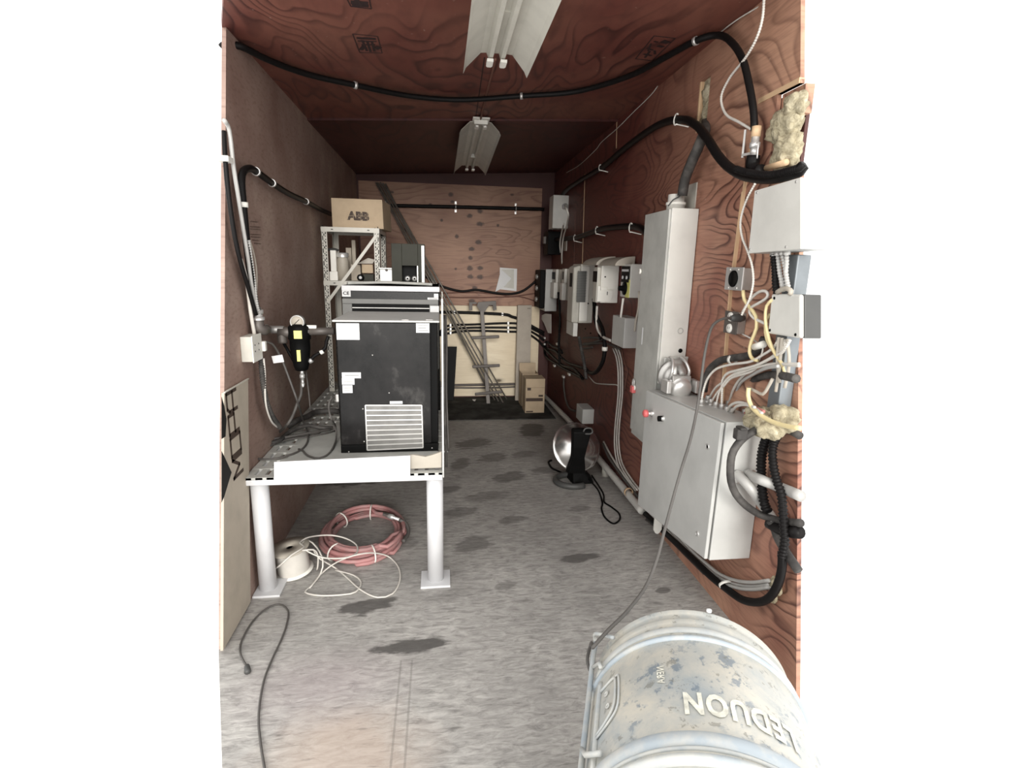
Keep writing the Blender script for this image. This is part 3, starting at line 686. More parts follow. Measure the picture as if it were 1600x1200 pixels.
# two metal device boxes on the plywood edge
def devbox(name, label, pxo, pxw, yt, yb, pxf, kind):
    Xo, Y0, Y1, zb, zt = wb(pxo, pxw, yt, yb, pxf)
    t = thing(name, label, 'outlet', (Xo, (Y0 + Y1) / 2, zb))
    obj('box', MB().box(Xo + .006, XR, Y0 + .004, Y1 - .004, zb + .003, zt - .003), 'metal', t, .003)
    pl = obj('face_plate', MB().box(Xo, Xo + .006, Y0, Y1, zb, zt), 'metal_bright' if kind == 'range' else 'metal_dull', t, .002)
    yc = (Y0 + Y1) / 2; zc = (zb + zt) / 2
    if kind == 'range':
        obj('receptacle', MB().lathe((Xo, yc, zc), (-1, 0, 0), [(0, .036), (.005, .036), (.005, .030), (.002, .029), (.002, 0)], 24), 'plastic_black', pl)
        for sy, sz in ((-1, -1), (1, -1), (-1, 1), (1, 1)): obj('screw', MB().lathe((Xo, yc + sy * .034, zc + sz * .040), (-1, 0, 0), [(0, .004), (.002, .003), (.002, 0)], 8), 'plastic_white', pl)
    else:
        for s_ in (-1, 1):
            mb = MB(); mb.lathe((Xo, yc, zc + s_ * .026), (-1, 0, 0), [(0, .021), (.006, .019), (.006, 0)], 18); rc = obj('socket', mb, 'plastic_white', pl)
            mb = MB()
            for k in (-1, 1): mb.box(Xo - .0068, Xo - .006, yc + k * .007 - .001, yc + k * .007 + .001, zc + s_ * .026 - .003, zc + s_ * .026 + .008)
            obj('slots', mb, 'ink', pl)
    return t
devbox('power_outlet', 'square metal outlet box with a round black receptacle under the thin conduit', 1160, 1178, 418, 455, 1133, 'range')
devbox('power_outlet', 'metal double outlet box with the grey extension cord plugged in', 1151, 1166, 488, 524, 1131, 'duplex')

# drives and control gear further down the right wall
Xo, Y0, Y1, zb, zt = wb(985, 1003, 413, 466, 970)
t = thing('selector_station', 'grey selector box with black control plate, left of the tall wireway', 'electrical box', (Xo, Y0, zb))
obj('box', MB().box(Xo, XR, Y0, Y1, zb, zt), 'enclosure_pale', t, .004)
yc = (Y0 + Y1) / 2
o = obj('control_plate', MB().box(Xo - .006, Xo, Y0 + .02, Y1 - .02, zb + .10, zt - .015), 'plastic_black', t, .002)
mb = MB(); mb.box(Xo - .008, Xo - .006, Y0 + .03, Y1 - .03, zt - .05, zt - .035)
for s_ in (-1, 1): mb.lathe((Xo - .006, yc + s_ * .04, zt - .09), (-1, 0, 0), [(0, .012), (.006, .012), (.006, 0)], 12)
obj('markings', mb, 'label_white', o)
mb = MB(); mb.lathe((Xo, yc - .01, zb + .06), (-1, 0, 0), [(0, .045), (.012, .045), (.014, .02), (.05, .016), (.05, 0)], 18); obj('selector_knob', mb, 'plastic_black', t)
mb = MB(); mb.box(Xo - .004, Xo, Y0 + .005, yc - .02, zb + .0, zb + .12); obj('tag_plate', mb, 'label_yellow', t)
mb = MB(); mb.lathe((Xo + .10, Y0, zt - .1), (0, -1, 0), [(0, .03), (.03, .03), (.05, .018), (.05, 0)], 16); obj('cable_gland', mb, 'plastic_black', t)
cable('cable', 'thin pale cable dropping from the selector box to the grey box below it', wpts([(999, 455), (998, 480), (993, 505), (992, 518)], .13), .008, 'plastic_beige', 'cable')

Xo, Y0, Y1, zb, zt = wb(975, 998, 497, 545, 956)
t = tag(obj('junction_box', MB().box(Xo, XR, Y0, Y1, zb, zt), 'enclosure_grey', None, .004), 'plain grey square box on the right wall below the selector box', 'electrical box')
cable('cable', 'short pale cable between the selector box and the top of the plain grey box', wpts([(974, 466), (972, 480), (970, 496)], .11), .008, 'plastic_white', 'cable')

def drive(label, pxo, pxw, yt, yb, pxf, style):
    Xo, Y0, Y1, zb, zt = wb(pxo, pxw, yt, yb, pxf)
    t = thing('motor_drive', label, 'motor drive', (Xo, Y0, zb), 'motor drives on the right wall')
    if style == 'big':
        obj('housing', MB().box(Xo + .05, XR - .002, Y0, Y1, zb, zt), 'steel_cream', t, .008)
        obj('front_cover', MB().hexa([(Xo, Y0 + .05, zb), (Xo + .05, Y0 + .01, zb), (Xo + .05, Y1 - .01, zb), (Xo, Y1 - .05, zb), (Xo, Y0 + .05, zt - .03), (Xo + .05, Y0 + .01, zt - .01), (Xo + .05, Y1 - .01, zt - .01), (Xo, Y1 - .05, zt - .03)]), 'steel_cream', t, .01)
        obj('side_panel', MB().box(Xo + .055, XR - .05, Y0 - .006, Y0, zb + .02, zt - .02), 'plastic_white', t, .003)
        hz = zt - zb
        mb = MB(); xa, xb = Xo + .10, XR - .155; mb.box(xa, xb, Y0 - .010, Y0 - .006, zb + hz * .36, zt - .06); v_ = obj('vent', mb, 'vent_grey', t)
        mb = MB(); k = 0; z = zb + hz * .37
        while z < zt - .07: mb.box(xa + .006, xb - .006, Y0 - .012, Y0 - .010, z, z + .004); z += .014
        obj('louvre', mb, 'plastic_dark', v_)
        mb = MB(); mb.lathe((xa + .03, Y0 - .006, zb + hz * .34), (0, -1, 0), [(0, .007), (.003, .006), (.003, 0)], 10); obj('screw', mb, 'plastic_black', t)
        zl = D(905, 526, Y0).z
        mb = MB(); mb.box(Xo + .05, XR - .17, Y0 + .01, Y1 - .02, zl, zb); cb = obj('cable_box', mb, 'enclosure_pale', t, .004)
        mb = MB(); 
        for fx, fz in ((.12, .07), (.17, .03)): mb.lathe((Xo + fx, Y0 + .01, zl + fz), (0, -1, 0), [(0, .007), (.003, .006), (.003, 0)], 10)
        obj('screw', mb, 'plastic_black', cb)
        mb = MB(); mb.box(Xo - .004, Xo, Y0 + .09, Y0 + .17, zt - .2, zt - .08); obj('keypad', mb, 'plastic_black', t)
    elif style == 'mid':
        hz = zt - zb
        obj('housing', MB().box(Xo + .03, XR - .002, Y0, Y1, zb, zt), 'plastic_white', t, .006)
        obj('front_cover', MB().box(Xo, Xo + .03, Y0 + .01, Y1 - .01, zb + .0, zt - .02), 'steel_cream', t, .008)
        mb = MB(); xm = Xo + (XR - Xo) * .33; mb.prism([(xm, Y0 - .004, zt - .005), (XR - .01, Y0 - .004, zt - .005), (XR - .01, Y0 - .004, zb + hz * .36), (xm + .02, Y0 - .004, zb + hz * .36), (xm + .02, Y0 - .004, zb + hz * .42), (xm - .02, Y0 - .004, zb + hz * .42), (xm - .02, Y0 - .004, zt - .005)], (0, -.006, 0)); obj('side_cover', mb, 'plastic_white', t, .002)
        mb = MB(); mb.prism([(Xo + .005, Y0, zb + .01), (xm + .05, Y0, zb + .01), (xm + .07, Y0, zb + .05), (xm + .07, Y0, zb + hz * .33), (xm - .03, Y0, zb + hz * .33), (xm - .03, Y0, zb + hz * .44), (Xo + .005, Y0, zb + hz * .44)], (0, -.008, 0)); obj('terminal_cover', mb, 'plastic_white', t, .002)
        mb = MB(); mb.box(Xo - .004, Xo, (Y0 + Y1) / 2 - .05, (Y0 + Y1) / 2 + .05, zt - .13, zt - .05); obj('keypad', mb, 'plastic_black', t)
        mb = MB(); mb.lathe((xm, Y0 - .012, zt - .09), (0, -1, 0), [(0, .006), (.002, .005), (.002, 0)], 8); mb.box(xm + .022, xm + .028, Y0 - .0085, Y0 - .0075, zb + .06, zb + hz * .30); obj('gap', mb, 'plastic_black', t)
    else:
        obj('housing', MB().box(Xo + .05, XR - .002, Y0, Y1, zb, zt), 'plastic_beige', t, .006)
        obj('front_cover', MB().box(Xo, Xo + .05, Y0 + .02, Y1 - .02, zb, zb + (zt - zb) * .55), 'plastic_white', t, .01)
        obj('upper_cover', MB().box(Xo + .02, Xo + .05, Y0 + .02, Y1 - .02, zb + (zt - zb) * .55, zt), 'plastic_white', t, .006)
        obj('keypad', MB().box(Xo + .016, Xo + .02, Y0 + .06, Y1 - .06, zt - .11, zt - .03), 'plastic_black', t)
    return t
drive('short wide white motor drive right of the tall one, left of the selector box', 933, 967, 414, 474, 926, 'mid')
drive('tallest cream motor drive with a dark ribbed side vent', 897, 928, 413, 506, 885, 'big')
drive('small cream motor drive just left of the tallest drive', 879, 892, 420, 470, 874, 'small')
drive('small cream motor drive farthest into the room of the row', 866, 879, 421, 467, 858, 'small')
Xo, Y0, Y1, zb, zt = wb(852, 872, 421, 487, 843)
t = thing('switch_cabinet', 'pale control panel behind the small drives with black switchgear on its front', 'electrical cabinet', (Xo, Y0, zb))
obj('box', MB().box(Xo, XR - .01, Y0, min(Y1, YB - .02), zb, zt), 'enclosure_grey', t, .004)
mb = MB(); mb.box(Xo - .06, Xo, Y0 + .02, min(Y1, YB - .02) - .01, zb + .03, zt - .01); sg = obj('switchgear', mb, 'plastic_black', t, .01)
mb = MB()
for k in range(3): mb.lathe((Xo - .06, Y0 + .2, zt - .09 - k * .13), (-1, 0, 0), [(0, .03), (.02, .026), (.02, 0)], 12)
obj('switch', mb, 'metal', sg)
# rounded covers sitting on the drives
def hood(label, px0, px1, ytop, ybot, off):
    a = W(px1, ytop, off); b = W(px0, ytop, off); z0 = W(px1, ybot, off).z; mb = MB(); h = a.z - z0; d = off - .01; pf = []
    for k in range(9):
        u = PI / 2 * k / 8; pf.append((XR - .01 - d * math.sin(u), a.y, z0 + h * (.0 + math.cos(u))))
    pf.append((XR - .01, a.y, z0)); mb.prism(pf, (0, b.y - a.y, 0)); tag(obj('rounded_cover', mb, 'plastic_beige'), label, 'cover')
hood('rounded beige cover above the short wide drive', 937, 962, 400, 415, .15)
hood('rounded beige cover above the tallest drive', 911, 932, 400, 414, .16)
# upper grey box and black gear in the far corner
Xo, Y0, Y1, zb, zt = wb(864, 888, 306, 357, 858)
t = thing('junction_box', 'tall pale grey box high in the far right corner', 'electrical box', (Xo, Y0, zb))
Y1 = min(Y1, YB - .03)
obj('box', MB().box(Xo, XR, Y0, Y1, zb, zt), 'enclosure_pale', t, .004)
mb = MB(); p = D(882, 323, Y0); mb.lathe(p, (0, -1, 0), [(0, .03), (.04, .03), (.04, .02), (.07, .02)], 14); obj('cable_gland', mb, 'metal_bright', t)
cable('cable', 'pair of pale wires falling from the high corner box, nearer wire', wpts([(883, 322, .22), (888, 335, .2), (886, 350, .15), (880, 372, .1), (878, 395, .08), (878, 412, .06)], .1), .008, 'cable_white', 'cable', 'wires from the corner box', n=6)
cable('cable', 'pair of pale wires falling from the high corner box, farther wire', wpts([(881, 350, .16), (878, 362, .12), (875, 380, .1), (876, 395, .08)], .1), .008, 'cable_white', 'cable', 'wires from the corner box', n=6)
t = thing('circuit_breaker', 'black switch box in the far right corner under the pale box', 'electrical box', tuple(W(872, 398)))
Xo, Y0, Y1, zb, zt = wb(856, 876, 362, 398, 850); Y1 = min(Y1, YB - .03)
obj('box', MB().box(Xo, XR, Y0, Y1, zb, zt), 'plastic_black', t, .004)
obj('lever', MB().box(Xo - .03, Xo, Y0 + .1, Y0 + .16, zb + .12, zb + .2), 'metal_dull', t, .003)
p = W(884, 385, .0); tag(obj('label_plate', MB().box(XR - .01, XR, p.y - .06, p.y + .06, W(884, 392).z, W(884, 377).z), 'steel_cream'), 'small cream rectangle on the wall above the small drives', 'label')
# mid hose with hooks
pts = wpts([(862, 375, .06), (885, 373, .05), (905, 370, .05), (925, 363, .05), (945, 357, .05), (975, 354, .05), (992, 354, .05), (1004, 358, .07), (1014, 368, .10)], .05)
cable('air_hose', 'black hose crossing the right wall from the far corner into the tall wireway', pts, .022, 'rubber_black', 'hose', n=12)
for px, py, lb in ((990, 356, 'white strap on the middle hose next to the tall wireway'), (936, 360, 'white strap on the middle hose at its slope'), (901, 372, 'white strap on the middle hose left of the seam'), (866, 372, 'white strap on the middle hose in the far corner')):
    wallhook(px, py, .05, lb, 'straps on the right wall hoses', .03)
# ------------------------------------------------------------------ back wall
YW = YB - 0.018
def bp(l, off=.03): return [D(x, y, YW - off) for x, y in l]
cable('black_pipe', 'straight black pipe clipped across the top of the back wall', bp([(597, 321), (700, 323), (780, 325), (850, 327)]), .020, 'rubber_black', 'pipe')
for px, py, lb in ((603, 321, 'bright double clip on the black pipe beside the ABB box'), (712, 323, 'bright double clip in the middle of the black pipe'), (806, 326, 'bright double clip near the right end of the black pipe')):
    p = D(px, py, YW - .03); mb = MB()
    for s_ in (-1, 1): mb.box(p.x - .010, p.x + .010, YW - .008, YW - .001, p.z + s_ * .043 - .017, p.z + s_ * .043 + .017)
    mb.tube(spline([(p.x, YW - .004, p.z - .03), (p.x, YW - .045, p.z - .02), (p.x, YW - .055, p.z), (p.x, YW - .045, p.z + .02), (p.x, YW - .004, p.z + .03)], .01), .006, 7)
    tag(obj('pipe_clip', mb, 'metal_bright'), lb, 'clip', 'clips on the back wall pipe')
cable('cable', 'sagging black cable across the back wall just under the white envelope', bp([(660, 430), (672, 436), (690, 447), (720, 455), (745, 453), (775, 458), (800, 459), (818, 454), (835, 441), (848, 428)]), .014, 'rubber_black')
cable('cable', 'upper of two thin brown cables below the sagging black one on the back wall', bp([(686, 458), (740, 457), (780, 460), (800, 463), (846, 457)], .01), .007, 'cable_brown', 'cable', n=6)
cable('cable', 'lower of two thin brown cables on the back wall above the pale plywood', bp([(686, 464), (740, 465), (790, 464), (815, 464), (846, 474)], .01), .007, 'cable_brown', 'cable', n=6)
cable('black_pipe', 'thick black cable at the top of the pale lower plywood', bp([(686, 488), (715, 488), (785, 491), (800, 495), (812, 499), (835, 512), (850, 520)]), .018, 'rubber_black')
for lb, l in (('topmost of three parallel black cables on the pale plywood', [(686, 520), (695, 512), (706, 508), (740, 507), (790, 505), (815, 507), (840, 518), (850, 524)]),
              ('middle of three parallel black cables on the pale plywood', [(686, 521), (695, 516), (706, 514), (740, 512), (795, 512), (820, 514), (840, 524), (850, 532)]),
              ('lowest of three parallel black cables on the pale plywood', [(686, 524), (700, 521), (730, 517), (790, 518), (820, 520), (838, 530), (850, 542)])):
    cable('cable', lb, bp(l, .02), .0135, 'rubber_black', 'cable', 'parallel black cables on the back wall')
for (px, py), lb in zip([(704, 508), (704, 514), (704, 520), (794, 505), (794, 512), (794, 518), (710, 488), (785, 491)],
        ['left clip on the topmost of three parallel cables', 'left clip on the middle of three parallel cables', 'left clip on the lowest of three parallel cables', 'right clip on the topmost of three parallel cables',
         'right clip on the middle of three parallel cables', 'right clip on the lowest of three parallel cables', 'left clip on the thick cable above the three', 'right clip on the thick cable above the three']):
    p = D(px, py, YW - .035); tag(obj('cable_clip', MB().box(p.x - .012, p.x + .012, YW - .045, YW, p.z - .020, p.z + .020), 'metal_bright', None, .003), lb, 'clip', 'clips on the back wall cables')
cable('pipe', 'upper grey pipe along the foot of the back wall', bp([(706, 602), (760, 601), (815, 600)], .02), .016, 'metal_dull', 'pipe', 'pipes along the foot of the back wall')
cable('pipe', 'lower grey pipe along the foot of the back wall', bp([(706, 606), (760, 606), (815, 604)], .02), .010, 'metal_dull', 'pipe', 'pipes along the foot of the back wall')
# envelope of papers pinned up
t = thing('document_pouch', 'white paper pouch pinned to the back wall beside the parallel cables', 'paper', tuple(D(792, 456, YW)))
q = [D(x, y, YW - .004) for x, y in ((781, 418), (808, 420), (807, 455), (781, 452))]
obj('pouch', MB().prism(q, (0, .003, 0)), 'paper_white', t)
q = [D(x, y, YW - .012) for x, y in ((783, 421), (799, 435), (787, 449), (774, 456))]
obj('folded_sheet', MB().prism(q, (0, .004, 0)), 'label_white', t)
q = [D(x, y, YW - .0055) for x, y in ((784, 421), (803, 421), (803, 451), (787, 449))]
obj('window', MB().prism(q, (0, .001, 0)), 'steel_cream', t)

# rods leaning in the middle
rods = [((587, 285), (773, 625)), ((590, 285), (779, 627)), ((594, 285), (786, 629)), ((598, 286), (792, 624)), ((602, 287), (766, 618))]
for i, (a, b) in enumerate(rods):
    A = D(a[0], a[1], 6.40 - i * .012); B = F(*b, z=.012); B.y = min(B.y, 6.34)
    B = D(b[0], b[1], B.y); mb = MB().cyl(A, B, .0085, None, 10)
    tag(obj('steel_rod', mb, 'rod_metal'), 'long thin steel rod of the leaning bundle, its foot ' + ('second from the left', 'in the middle', 'second from the right', 'farthest right', 'farthest left')[i], 'rod', 'steel rods leaning across the back wall')
# dark steel tool with cross bars
t = thing('steel_rack', 'dark steel upright with forked head and three flat cross bars against the back wall', 'rack', tuple(F(763, 632)))
A = D(763, 631, 6.16); B = D(753, 486, 6.34)
obj('upright', MB().bar(A, B, .045, .02, (0, -1, 0)), 'metal_dull', t, .003)
Yh = 6.33
mb = MB(); mb.prism([D(x, y, Yh) for x, y in ((747, 472), (775, 470), (776, 484), (771, 485), (770, 477), (764, 477), (757, 488), (751, 488), (745, 478))], (0, .02, 0)); obj('head', mb, 'metal_dull', t, .002)
mb = MB(); mb.prism([D(x, y, Yh) for x, y in ((733, 472), (745, 472), (745, 475), (738, 475), (738, 485), (733, 485))], (0, .02, 0)); obj('hook', mb, 'metal_dull', t, .002)
for (xa, ya), (xb, yb) in (((736, 528), (780, 526)), ((738, 573), (781, 571)), ((742, 616), (785, 612))):
    Y = 6.16 + (631 - (ya + yb) / 2) / 145 * .18 - .05
    obj('cross_bar', MB().bar(D(xa, ya, Y), D(xb, yb, Y), .02, .036, (0, 0, 1)), 'metal_dull', t, .008)
# tall narrow carton and the small cartons
t = thing('tall_carton', 'tall narrow brown carton leaning upright in the right corner of the back wall', 'box', tuple(F(810, 627)))
a, b = D(809, 477, 6.40), D(831, 477, 6.40); c, d = D(827, 628, 6.28), D(805, 626, 6.28)
obj('box', MB().hexa([d, c, c + Vector((0, .055, 0)), d + Vector((0, .055, 0)), a, b, b + Vector((0, .055, 0)), a + Vector((0, .055, 0))]), 'cardboard_grey', t, .003)
mb = MB()
for (x0, y0, x1, y1) in ((824, 482, 829, 482), (824, 489, 824, 494), (828, 489, 828, 494), (824, 494, 829, 494), (823, 489, 829, 489)):
    mb.bar(D(x0, y0, 6.397), D(x1, y1, 6.397), .006, .003, (0, 1, 0))
obj('print', mb, 'ink_brown', t)
t = thing('carton', 'small brown carton with a dark printed band standing on the mat by the right wall', 'box', tuple(F(836, 646)))
Y = F(836, 646).y; x0, x1 = D(821, 620, Y).x, D(851, 620, Y).x; zt = D(836, 592, Y).z
obj('box', MB().box(x0, x1, Y, Y + .22, 0, zt), 'cardboard', t, .003)
mb = MB(); mb.box(x0 + .005, x1 - .02, Y - .0015, Y, D(836, 627, Y).z, D(836, 622, Y).z); mb.box(x0 + .02, x0 + .06, Y - .0015, Y, D(836, 610, Y).z, D(836, 606, Y).z); mb.box(x1 - .07, x1 - .02, Y - .0015, Y, D(836, 620, Y).z, D(836, 617, Y).z); mb.box(x0 + .01, x0 + .09, Y - .0015, Y, D(836, 644, Y).z, D(836, 642, Y).z); obj('print', mb, 'ink_brown', t)
mb = MB(); z = D(836, 606, Y).z; mb.box(x0, x1, Y - .001, Y, z, z + .002); obj('seam', mb, 'ink_brown', t)
t = thing('carton', 'open-topped carton half hidden behind the small printed carton', 'box', tuple(F(828, 636)))
Y2 = Y + .30; x0, x1 = D(815, 600, Y2).x, D(841, 600, Y2).x; zt = D(828, 584, Y2).z
mb = MB(); mb.box(x0, x1, Y2, Y2 + .005, 0, zt); mb.box(x0, x1, Y2 + .2, Y2 + .205, 0, zt); mb.box(x0, x0 + .005, Y2, Y2 + .205, 0, zt); mb.box(x1 - .005, x1, Y2, Y2 + .205, 0, zt); mb.box(x0, x1, Y2, Y2 + .2, 0, .004); obj('box', mb, 'cardboard', t)
obj('flap', MB().hexa([(x0, Y2 + .2, zt), (x1, Y2 + .2, zt), (x1, Y2 + .205, zt), (x0, Y2 + .205, zt), (x0, Y2 + .22, zt + .09), (x1, Y2 + .22, zt + .09), (x1, Y2 + .225, zt + .09), (x0, Y2 + .225, zt + .09)]), 'cardboard', t)
tag(obj('floor_mat', MB().box(.04, XR - .1, F(780, 656).y, YB - .02, 0, .008), 'mat_black', None, .002), 'dark rubber mat covering the floor along the back wall', 'mat')
mb = MB(); a, b = D(693, 542, 6.30), D(714, 542, 6.30); c, d = D(709, 626, 6.18), D(690, 626, 6.18)
mb.hexa([d, c, c + Vector((0, .03, 0)), d + Vector((0, .03, 0)), a, b, b + Vector((0, .03, 0)), a + Vector((0, .03, 0))]); tag(obj('black_board', mb, 'plastic_black', None, .003), 'black board leaning on the back wall just right of the table', 'board')
tag(obj('paper_scrap', MB().prism([F(738, 624, .009), F(744, 624, .009), F(742, 627, .009), F(739, 626, .02)], (0, 0, .002)), 'paper_white'), 'tiny white paper scrap on the dark mat', 'paper')

# ------------------------------------------------------------------ cables in the far right area
def g(l, s=.1125, ox=830, oy=520): return [(ox + a * s, oy + b * s) for a, b in l]
grp = 'black cables fanning down the far right wall'
for l, o, r, lb in (([(-60, 0), (60, 40), (230, 130), (300, 190), (400, 230), (430, 280)], .05, .013, 'highest of the black cables fanning across the far end of the right wall'),
              ([(-40, 10), (60, 60), (170, 150), (220, 220), (330, 250), (420, 340), (520, 420), (640, 460), (730, 490)], .05, .013, 'black cable fanning down to the hanging ribbed conduit, second from the top'),
              ([(-40, 20), (50, 80), (130, 150), (200, 230), (300, 330), (420, 440), (480, 470), (590, 500), (700, 610)], .07, .013, 'black cable in the middle of the fan on the far right wall'),
              ([(-30, 60), (80, 110), (180, 280), (250, 370), (380, 450), (480, 510), (600, 570), (720, 635)], .05, .015, 'lowest black cable of the fan on the far right wall')):
    cable('cable', lb, wpts(g(l), o), r, 'rubber_black', 'cable', grp)
for (a, b), lb in zip([(195, 70), (195, 155), (375, 155), (335, 455), (540, 575), (460, 610)], ['top', 'second', 'third', 'fourth', 'fifth', 'sixth']):
    p = W(830 + a * .1125, 520 + b * .1125, .07); tag(obj('cable_clip', MB().box(p.x - .02, p.x, p.y - .03, p.y + .03, p.z - .012, p.z + .012), 'metal_bright', None, .003), lb + ' small bright clip from the top on the fanned black cables', 'clip', 'clips on the fanned black cables')
cable('flexible_conduit', 'black ribbed conduit dropping behind the fanned cables from the small drives', wpts(g([(380, -560), (400, -200), (390, 0), (385, 200), (395, 450)]), .08), .014, 'rubber_black', 'conduit', flex=.02)
cable('flexible_conduit', 'grey conduit dropping from the base of the tallest motor drive', wpts(g([(665, 60), (690, 200), (720, 340), (745, 480), (765, 640)]), .12), .014, 'rubber_grey', 'conduit', flex=.02)
cable('cable', 'black hose hanging in a deep loop under the short wide drive', wpts(g([(870, -470), (900, -250), (985, -60), (1012, 100), (1022, 220), (1000, 380), (940, 500), (870, 560), (790, 540), (740, 480)]), .10), .017, 'rubber_black', 'hose')
p = W(945, 545, .1); clip(p, (0, 0, 1), .018, 'plastic_white', 'white tape ring on the hanging black hose loop', None, .03, 'tape_ring', 'tape')
cable('cable', 'thin white cable curving from the short wide drive to the plain grey box', wpts([(933, 478), (932, 500), (934, 515), (942, 526), (954, 532)], .12, .1), .010, 'cable_white')
cable('cable', 'thin black cable hanging beside the white one below the short wide drive', wpts([(928, 478), (929, 500), (934, 515), (938, 530)], .1, .1), .010, 'rubber_black')
for l, lb in (([(720, 72), (830, 66), (940, 70)], 'top'), ([(720, 152), (850, 140), (960, 100), (1010, 90)], 'second'), ([(720, 165), (880, 150), (1000, 145), (1110, 170), (1230, 225)], 'third'), ([(720, 220), (800, 210), (850, 203)], 'lowest')):
    cable('cable', lb + ' of the dull grey wires running level left of the plain grey box', wpts(g(l), .03), .009, 'cord_grey', 'cable', 'dull wires beside the plain grey box', n=6)
# bundle of pale cables down the wall
wb_pts = [(961, 543), (966, 556), (969, 575), (969.5, 600), (969, 620), (967, 640), (964, 673), (964, 699), (969, 725), (983, 749), (996, 766)]
for i, lb in enumerate(('left', 'middle', 'right')):
    cable('cable', lb + ' strand of the pale cable bundle dropping from the plain grey box to the floor', wpts([(x + (i - 1) * 3.4, y - (i - 1) * 1.2) for x, y in wb_pts], .02 + .006 * (i % 2)), .0062, 'cable_white', 'cable', 'pale cable bundle on the right wall', n=7)
cable('cable', 'grey wire curving from the lowest clip of the fan down to the small low box', wpts(g([(455, 615), (452, 750), (480, 930), (530, 1050), (610, 1085)]), .02), .010, 'cord_grey', 'cable', n=6)
cable('bare_wire', 'thin copper wire running level across the right wall left of the pale bundle', wpts(g([(800, 600), (840, 650), (900, 700), (1050, 715), (1180, 722), (1215, 748)]), .01), .005, 'cable_white', 'wire', n=6)
cable('bare_wire', 'thin brown wire dangling right of the pale cable bundle', wpts(g([(1262, 230), (1275, 330), (1310, 450), (1342, 530), (1320, 650), (1300, 800)]), .01), .005, 'cable_brown', 'wire', n=6)
t = thing('document_sheet', 'white paper hanging below the control cabinet in the far right corner', 'paper', tuple(W(855, 520)))
obj('sheet', MB().prism([W(x, y, .10) for x, y in ((843, 494), (852, 490), (861, 491), (861, 521), (856, 520), (850, 505))], (.003, 0, 0)), 'paper_white', t)
# small low box and pipe along the wall foot
Xo, Y0, Y1, zb, zt = wb(910, 928, 639, 663, 900)
tag(obj('junction_box', MB().box(Xo, XR, Y0, Y1, zb - .0, zt), 'enclosure_grey', None, .004), 'small grey box low on the right wall above the dish heater', 'electrical box')
PP = [W(850, 618, .06), W(870, 638, .06), W(893, 662, .06), W(926, 705, .06), W(965, 752, .06), W(1003, 798, .07)]
cable('wall_pipe', 'long grey pipe running along the foot of the right wall', PP, .026, 'enclosure_pale', 'pipe', n=14)
p = W(887, 668, .06); mb = MB().box(p.x - .015, XR, p.y - .03, p.y + .03, 0, p.z); tag(obj('pipe_support', mb, 'metal_dull'), 'short bracket under the far part of the wall foot pipe', 'bracket')
cable('cable', 'thin grey cable lying along the near part of the wall foot pipe', wpts([(942, 693), (950, 712), (962, 730), (975, 748), (990, 768), (1000, 780)], .03), .010, 'cord_grey')
cable('cable', 'pale thin cable beside the grey one above the wall foot pipe', wpts([(943, 690), (955, 712), (970, 735), (992, 762)], .015), .008, 'cable_white')
p = W(982, 769, .07); clip(p, PP[5] - PP[4], .027, 'wood_pale', 'tan tape wrap on the near end of the wall foot pipe', None, .02, 'tape_ring', 'tape')
p = F(948, 745); mb = MB(); mb.lathe((W(946, 742, .05).x, W(946, 742, .05).y, 0), (0, 0, 1), [(0, 0), (0, .03), (.08, .03), (.08, .02), (.02, .02)], 16); tag(obj('wood_block', mb, 'steel_cream'), 'small pale cup on the floor behind the dish heater', 'cup')

# ------------------------------------------------------------------ dish heater
hp = F(900, 758)
t = thing('dish_heater', 'silver parabolic dish heater with black pillar and looped base on the floor', 'heater', tuple(hp))
Yh = 3.72
nrm = Vector((.86, -.42, .28)).normalized()                 # the back of the dish looks this way
cc = D(905, 696, Yh)
R_ = .185
prof = []
for k in range(13):
    u = k / 12; prof.append((-.105 * u * u, R_ * u))
prof = prof + [(-.105, R_ + .008), (-.112, R_ + .008)] + [(-.105 * (k / 12) ** 2 - .004, R_ * k / 12 - .003) for k in range(12, -1, -1)]
pts2 = [(a, max(b, 1e-4)) for a, b in prof]
o_ = cc - Vector((0, 0, 0)); dn = Vector((.12, -.80, .45)).normalized()
obj('dish', MB().lathe(cc + dn * .05, dn, pts2, 40), 'dish_metal', t)
top, bot = D(909, 671, Yh - .16), D(899, 745, Yh - .10)
mb = MB(); sec = [(671, 13.0, .16), (676, 13.5, .18), (700, 10.5, .17), (716, 9.0, .15), (728, 11.5, .12), (740, 13.5, .10)]
vs = []; fs = []
for (py, hw, yo) in sec:
    f_ = (py - 671) / 70; px = 911 - 10 * f_
    a, b = D(px - hw, py, Yh - yo), D(px + hw, py, Yh - yo); vs += [a, b, b + Vector((.01, .05, 0)), a + Vector((-.01, .05, 0))]
for i in range(len(sec) - 1):
    for k in range(4): l = (k + 1) % 4; fs.append((i * 4 + k, i * 4 + l, i * 4 + 4 + l, i * 4 + 4 + k))
fs += [(3, 2, 1, 0), tuple(len(vs) - 4 + k for k in range(4))]
mb.add(vs, fs); pl = obj('pillar', mb, 'plastic_black', t, .006)
mb = MB(); a = D(919, 672, Yh - .185); mb.tube(spline([a + Vector((-.035, 0, -.012)), a + Vector((-.02, 0, .012)), a + Vector((.02, 0, .012)), a + Vector((.033, 0, -.012)), a + Vector((.02, 0, -.028)), a + Vector((-.02, 0, -.028))], .008), .006, 8, closed=False); obj('handle', mb, 'plastic_dark', pl)
B = F(899, 757); ring = []
for k in range(25):
    a = math.radians(-60 - 250 * k / 24); ring.append((B.x - .02 + .125 * math.cos(a), B.y + .03 + .12 * math.sin(a), .022))
obj('base_ring', MB().tube(ring, .024, 10), 'plastic_dark', t)
